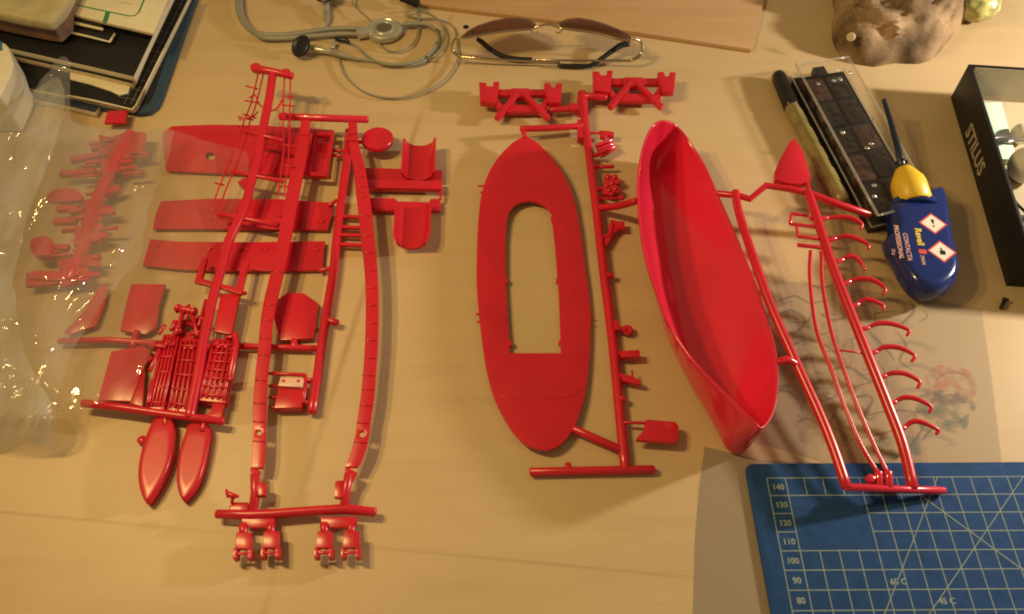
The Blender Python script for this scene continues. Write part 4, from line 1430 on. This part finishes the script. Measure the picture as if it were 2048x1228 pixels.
def reach(a):
    best = 6.0
    al = sorted([(x if x > -math.pi * .999 else x, r_) for x, r_ in angs])
    if a <= al[0][0]:
        return al[0][1]
    for (a0, r0), (a1, r1) in zip(al, al[1:]):
        if a0 <= a <= a1:
            return r0 + (r1 - r0) * (a - a0) / max(1e-6, a1 - a0)
    return al[-1][1] if a < 1.2 else 5.2


for v in bm.verts:
    n = v.co.copy()
    a = math.atan2(n.y, n.x)
    rr = reach(a) if a < .25 or a > 3.0 else 5.0
    hz = max(0, n.z)
    rad = math.hypot(n.x, n.y)
    p = Vector((math.cos(a) * rr * rad ** .8, math.sin(a) * rr * rad ** .8, 0))
    z = 4.3 * (max(0, n.z)) ** .75 if n.z > 0 else -.02
    q = Vector((p.x * .30, p.y * .30, z * .22))
    d1_ = 1 - abs(noise.noise(Vector((q.x * 1.3, q.y * 1.1, q.z * .5)) + Vector((3, 1, 7)))) * 2
    d2_ = noise.noise(q * 1.9) + .45 * noise.noise(q * 4.3) + .2 * noise.noise(q * 9)
    d3_ = 1 - abs(noise.noise(q * 4.5 + Vector((8, 2, 1)))) * 2
    amp = (-.42 * max(0, d1_) ** 5 + .72 * d2_ - .10 * max(0, d3_) ** 6) * min(1, hz * 1.6)
    p += n * amp
    p.z += z + (amp * .4 if n.z > 0 else 0)
    v.co = (c0 + p) * CM - base
me = bpy.data.meshes.new('wood_lump')
bm.to_mesh(me)
bm.free()
link_mesh('wood_lump', me, DW, t, True, 60)
lathe('pale_chip', [(.05, 0), (.34, .05), (.3, .12), (.1, .16)], P(1702, 74, 2.2), (-.5, -.6, .6), principled('chip', (.62, .52, .34), .6), t, 12)

t = thing('wrapped_ball', 'small yellow green wrapped ball beside the driftwood', 'ball', P(1960, 20))
bm = bmesh.new()
bmesh.ops.create_icosphere(bm, subdivisions=4, radius=1.0)
base = Vector(t.location)
cc = P(1955, 6, 1.4)
for v in bm.verts:
    n = v.co.copy()
    f = 1 + .10 * noise.noise(n * 2.3) + .05 * noise.noise(n * 6)
    v.co = (cc + Vector((n.x * 1.75 * f, n.y * 1.6 * f, n.z * 1.35 * f))) * CM - base
me = bpy.data.meshes.new('wrap')
bm.to_mesh(me)
bm.free()
link_mesh('wrap', me, YELLOW_GREEN, t, True, 180)

# ------------------------------------------------------------------ marker pen
t = thing('marker_pen', 'marker pen with black cap and olive brown barrel beside the clear case', 'marker', P(1620, 280))
a, b, c = P(1556, 150, .62), P(1583, 214, .62), P(1684, 402, .62)
ax = (c - b).normalized()
tube('cap', [a, a.lerp(b, .12), a.lerp(b, .9), b], [.46, .56, .58, .58], BLACK, t, seg=20)
tube('barrel', [b, b + ax * .3, c - ax * .3, c], [.50, .54, .54, .48], MARKER_BODY, t, seg=20)
s_ = Vector((ax.y, -ax.x, 0)) * .1
tube('barrel_stripe', [b + ax * .4 + Vector((0, 0, .5)) + s_, c - ax * .6 + Vector((0, 0, .5)) + s_], .13, principled('olive', (.20, .17, .05), .3), t, seg=8, flat=.4)

# ------------------------------------------------------------------ clear case with dark paint pans
t = thing('paint_case', 'clear lidded plastic case with dark paint pans on a black base', 'paint case', P(1710, 290))
case_top = PP([(1592, 128), (1697, 113), (1868, 404), (1756, 430)], 2.0)
cc = sum(case_top, Vector()) / 4


def scaled(lp, s_, z):
    return [Vector((cc.x + (p.x - cc.x) * s_, cc.y + (p.y - cc.y) * s_, z)) for p in lp]


u_ = (case_top[1] - case_top[0]).normalized()
v_ = (case_top[3] - case_top[0]).normalized()


def cpt(fu, fv, z):
    p = case_top[0].lerp(case_top[1], fu).lerp(case_top[3].lerp(case_top[2], fu), fv)
    return Vector((p.x, p.y, z))


slab('base_tray', scaled(case_top, .985, .75), .73, BLACK, t, .06)
slab('pan_bed', [cpt(.10, .05, 1.0), cpt(.90, .05, 1.0), cpt(.90, .95, 1.0), cpt(.10, .95, 1.0)], .24, BLACK, t, .05)
slab('latch', [cpt(.38, -.01, 1.3), cpt(.60, -.01, 1.3), cpt(.60, .055, 1.3), cpt(.38, .055, 1.3)], .6, BLACK, t, .04)
rr = random.Random(3)
for j in range(5):
    for i in range(2):
        fu, fv = .30 + .40 * i, .14 + .18 * j
        m = PAINT_BROWN if (i + j) % 3 == 0 else PAINT_DARK
        p_ = slab('paint_pan', [cpt(fu + dx * .17, fv + dy * .078, 1.14) for dx, dy in ((-1, -1), (1, -1), (1, 1), (-1, 1))], .2, m, t, .08, seg=3)
        for k in range(3):
            lathe('paint_lump', [(.3, 0), (.28, .08), (.15, .15), (.03, .17)], cpt(fu + rr.uniform(-.1, .1), fv + rr.uniform(-.05, .05), 1.1), (0, 0, 1), m, p_, 12)
lid = slab('lid', [cpt(0, 0, 2.0), cpt(1, 0, 2.0), cpt(1, 1, 2.0), cpt(0, 1, 2.0)], 1.25, CLEAR, t, .10, seg=3)
EDGE = clear_plastic('lid_edge', (.93, .91, .86), .22, .08)
for (fa, fb) in (((0, 0), (1, 0)), ((1, 0), (1, 1)), ((0, 1), (0, 0)), ((1, 1), (0, 1))):
    for zz in (1.96, .80):
        tube('lid_edge', [cpt(fa[0], fa[1], zz), cpt(fb[0], fb[1], zz)], .09 if zz > 1 else .06, EDGE, lid, seg=8)
for fu in (.055,):
    for k in range(7):
        fv = .08 + .13 * k
        oriented_box('lid_tab', cpt(fu, fv, 1.5), cpt(fu, fv + .05, 1.5), .12, .5, PAINT_BROWN, lid, .02)
for fu, fv in ((.20, .16), (.5, .155), (.62, .15), (.86, .12), (.16, .50), (.78, .45), (.42, .62), (.52, .60), (.2, .84), (.1, .9)):
    lathe('lid_glint', [(.17, 0), (.165, .03), (.13, .075), (.07, .105), (.015, .115)], cpt(fu, fv, 1.99), (0, 0, 1), GLINT, lid, 12)  # small bumps added on the lid to make its bright glints

# ------------------------------------------------------------------ glue bottle
t = thing('glue_bottle', 'blue glue bottle with yellow collar and long dark needle, two hazard diamonds', 'glue bottle', P(1845, 500))
ZC, TH = 1.15, 2.0
ol_ = smooth_loop([(1772, 424), (1786, 412), (1830, 395), (1872, 382), (1882, 388), (1888, 405), (1894, 440), (1903, 480), (1911, 520), (1913, 548), (1904, 572), (1880, 590), (1852, 594), (1826, 584),
                   (1806, 560), (1788, 528), (1772, 500), (1767, 484), (1776, 470), (1777, 448)], 2)
bt = [Vector((p.x, p.y, 0)) for p in PP(ol_, 1.3)]
bcen = sum(bt, Vector()) / len(bt)
vs, fs = [], []
NR = 12
for j in range(NR + 1):
    th_ = math.pi * j / NR - math.pi / 2
    s_ = math.copysign(abs(math.sin(th_)) ** .9, math.sin(th_))
    ins = (1 - abs(math.cos(th_)) ** .8) * (.85 if th_ > 0 else 1.5)
    for p in bt:
        d = bcen - p
        q = p + d.normalized() * min(ins, d.length * .98)
        vs.append(Vector((q.x, q.y, ZC + s_ * TH / 2)))
n = len(bt)
for j in range(NR):
    for k in range(n):
        k2 = (k + 1) % n
        fs.append((j * n + k, j * n + k2, (j + 1) * n + k2, (j + 1) * n + k))
fs.append(tuple(range(n)))
fs.append(tuple(NR * n + k for k in range(n)))
add('bottle_body', vs, fs, BLUE_BOTTLE, t, True, 55)
pa, pb = P(1832, 396, 1.5), P(1868, 580, 1.4)
axb = (pa - pb).normalized()
cax = P(1799, 318, 2.3) - P(1825, 402, 1.75)
lathe('neck_ring', [(1.5, -.45), (1.62, -.38), (1.62, .0), (1.5, .06), (1.1, .08)], P(1830, 408, 1.45), axb, BLUE_BOTTLE, t, 32, 40, squash=.62)
lathe('collar', [(1.0, -.3), (1.14, -.1), (1.12, 1.15), (1.06, 1.45), (.74, 2.05), (.54, 2.4), (.46, 2.45)], P(1826, 400, 1.7), cax, YELLOW, t, 32, 40)
ptube('needle', [(1803, 330, 1.75), (1797, 300, 1.9), (1784, 252, 2.2), (1768, 200, 2.5)], [.26, .22, .19, .17], DARK_NEEDLE, t, seg=12)
lathe('spout_ring', [(.40, 0), (.42, .1), (.3, .18)], P(1803, 326, 1.72), (P(1768, 200, 2.5) - P(1803, 330, 1.75)), DARK_NEEDLE, t, 16)
zt = ZC + TH / 2 + .008
xd = P(1868, 560, zt) - P(1838, 420, zt)
xd.z = 0
xd.normalize()
yd = Vector((-xd.y, xd.x, 0))


def diamond(cpx, r_):
    c_ = P(cpx[0], cpx[1], zt)

    def q(a_, b_, z=0):
        return c_ + xd * a_ + yd * b_ + Vector((0, 0, z))
    d_ = slab('hazard_label', [q(r_, 0), q(0, r_), q(-r_, 0), q(0, -r_)], .012, RED_INK, t, 0)
    k_ = r_ * .84
    slab('label_field', [q(k_, 0, .006), q(0, k_, .006), q(-k_, 0, .006), q(0, -k_, .006)], .008, WHITE, d_, 0)
    return q, d_


q, d_ = diamond((1866, 447), .88)
slab('warning_bar', [q(.02, -.04, .010), q(.02, .04, .010), q(-.30, .10, .010), q(-.34, .05, .010), q(-.34, -.05, .010), q(-.30, -.10, .010)][::-1], .004, BLACK, d_, 0)
slab('warning_dot', [q(.22 + .075 * math.cos(k * .785), .075 * math.sin(k * .785), .010) for k in range(8)], .004, BLACK, d_, 0)
q, d_ = diamond((1884, 503), .88)
slab('flame_mark', [q(a_, b_, .010) for a_, b_ in ((.26, -.16), (.26, .16), (.05, .22), (-.12, .14), (-.05, .08), (-.34, -.02), (-.18, -.10), (-.10, -.02), (.02, -.20), (.10, -.12))], .004, BLACK, d_, 0)


def btext(name, s, size, px, mat, bold=.0):
    text(name, s, size, P(px[0], px[1], zt), xd, mat, t, bold=bold)


b0_ = P(1829, 456, zt)


def btext2(name, s_, size, along, across, mat, bold=.0):
    text(name, s_, size, b0_ + xd * along - yd * across, xd, mat, t, bold=bold)


btext2('brand_lettering', 'Revell', .58, 0, 0, YELLOW_INK, .014)
k0 = b0_ + xd * 1.72 - yd * .02
slab('brand_flag', [k0, k0 + yd * .46, k0 + yd * .46 + xd * .34, k0 + xd * .34], .010, RED_INK, t, 0)
btext2('code_lettering', '39604', .30, 2.2, -.02, PINK_INK, .006)
btext2('name_lettering', 'CONTACTA', .40, .5, .80, PINK_INK, .008)
btext2('name_lettering', 'PROFESSIONAL', .40, -.1, 1.28, PINK_INK, .010)
btext2('volume_lettering', '25 g', .26, 1.9, 1.66, PINK_INK, .004)

# ------------------------------------------------------------------ open black box with its contents
t = thing('open_box', 'open shallow black cardboard box with white lettering on its long side', 'box', P(2040, 380))
A0, B0 = P(1901, 195, 0), P(2012, 572, 0)
HB = 3.1
ldir = (B0 - A0)
ldir.z = 0
wdir = Vector((ldir.y, -ldir.x, 0)).normalized()
if wdir.x < 0:
    wdir = -wdir
WB = 13.0
up_ = Vector((0, 0, HB))


def wall(name, a_, b_, inward, mat_o, mat_i):
    th_ = .22
    o_ = slab(name, [a_ + up_, b_ + up_, b_ + up_ + inward * th_, a_ + up_ + inward * th_], HB, mat_o, t, .03)
    e = (b_ - a_).normalized()
    f0, f1 = a_ + inward * (th_ + .012) + e * .2, b_ + inward * (th_ + .012) - e * .2
    slab('lining', [f0 + up_ * .975, f1 + up_ * .975, f1 + up_ * .975 + inward * .03, f0 + up_ * .975 + inward * .03], HB * .93, mat_i, o_, 0)
    return o_


bx = ldir.normalized()
C0, D0 = A0 + wdir * WB, B0 + wdir * WB
side = wall('long_side', A0, B0, wdir, BLACK_CARD, BLACK_CARD)
wall('end_side', A0 + wdir * .24, C0, bx, BLACK_CARD, CARD_IN)
wall('end_side', D0, B0 + wdir * .24, -bx, BLACK_CARD, BLACK_CARD)
wall('long_side', C0 + bx * .24, D0 - bx * .24, -wdir, BLACK_CARD, CARD_IN)
slab('floor', [A0 + wdir * .25 + bx * .25 + Vector((0, 0, .15)), B0 + wdir * .25 - bx * .25 + Vector((0, 0, .15)), D0 - wdir * .25 - bx * .25 + Vector((0, 0, .15)), C0 - wdir * .25 + bx * .25 + Vector((0, 0, .15))], .1,
     principled('box_floor', (.52, .43, .28), .8), t, 0)
text('side_lettering', 'STILUS', 1.5, A0 + bx * 4.3 + Vector((0, 0, .5)), bx, principled('box_print', (.36, .29, .23), .7), t, normal=-wdir, bold=.035)


def IB(px, py, z=.4):
    return P(px, py, z)


t = thing('mint_pad', 'pale mint paper pad lying in the black box', 'paper pad', IB(1980, 240))
slab('pad', [IB(1948, 206, .75), IB(2003, 204, .75), IB(2034, 318, .75), IB(1985, 318, .75)], .45, MINT, t, .03)
t = thing('wire_tool', 'flat grey metal loop tool lying across the mint pad', 'tool', IB(2020, 280, 1))
ptube('loop', [(1978, 281, 1.1), (1990, 273, 1.1), (2014, 272, 1.1), (2024, 277, 1.1), (2012, 281, 1.1)], .22, GREY_METAL, t, curve=4, seg=8, flat=.4)
ptube('shaft', [(1980, 280, 1.1), (2020, 278, 1.15), (2090, 282, 1.2)], .11, GREY_METAL, t, seg=8)
for (x, y, r_, lab) in ((2044, 268, .75, 'small cream ball behind the grey loop tool in the box'), (2056, 330, 1.25, 'larger white ball in front of the grey loop tool in the box')):
    o = lathe('white_ball', [(r_ * math.sin(math.pi * (k + .3) / 14.6), -r_ * math.cos(math.pi * (k + .3) / 14.6)) for k in range(15)], IB(x, y, .2 + r_), (0, 0, 1), WHITE, None, 24, 60)
    tag(o, lab, 'ball')
t = thing('earphone_lead', 'black cord curving over the floor of the box', 'cord', IB(2030, 400))
ptube('cord', [(1996, 362, .6), (2004, 372, .8), (2020, 388, .7), (2036, 410, .5), (2070, 440, .4)], [.16, .1, .1, .1, .1], BLACK, t, curve=4, seg=8)
t = thing('wire', 'thin grey wire lying straight on the floor of the box', 'wire', IB(2050, 431))
ptube('strand', [(2026, 434), (2050, 431), (2090, 425)], .07, GREY_METAL, t, z=.4, seg=8)
t = thing('dark_pouch', 'black and yellow packet in the near corner of the box', 'packet', IB(2060, 500, .3))
slab('packet', [IB(2036, 462, 1.4), IB(2060, 444, 1.4), IB(2120, 470, 1.4), IB(2110, 540, 1.4), IB(2045, 520, 1.4)], 1.1, BLACK, t, .1)
slab('yellow_corner', [IB(2040, 506, 1.45), IB(2052, 496, 1.45), IB(2060, 520, 1.45), IB(2044, 516, 1.45)], .06, YELLOW, t, .01)

t = thing('black_clip', 'tiny black plastic peg lying alone near the box corner', 'peg', P(2008, 606))
oriented_box('peg', P(2012, 596, .35), P(2004, 614, .3), .22, .25, BLACK, t, .04)
ptube('peg_tip', [(2006, 597), (2016, 600)], .1, BLACK, t, z=.3, seg=8)
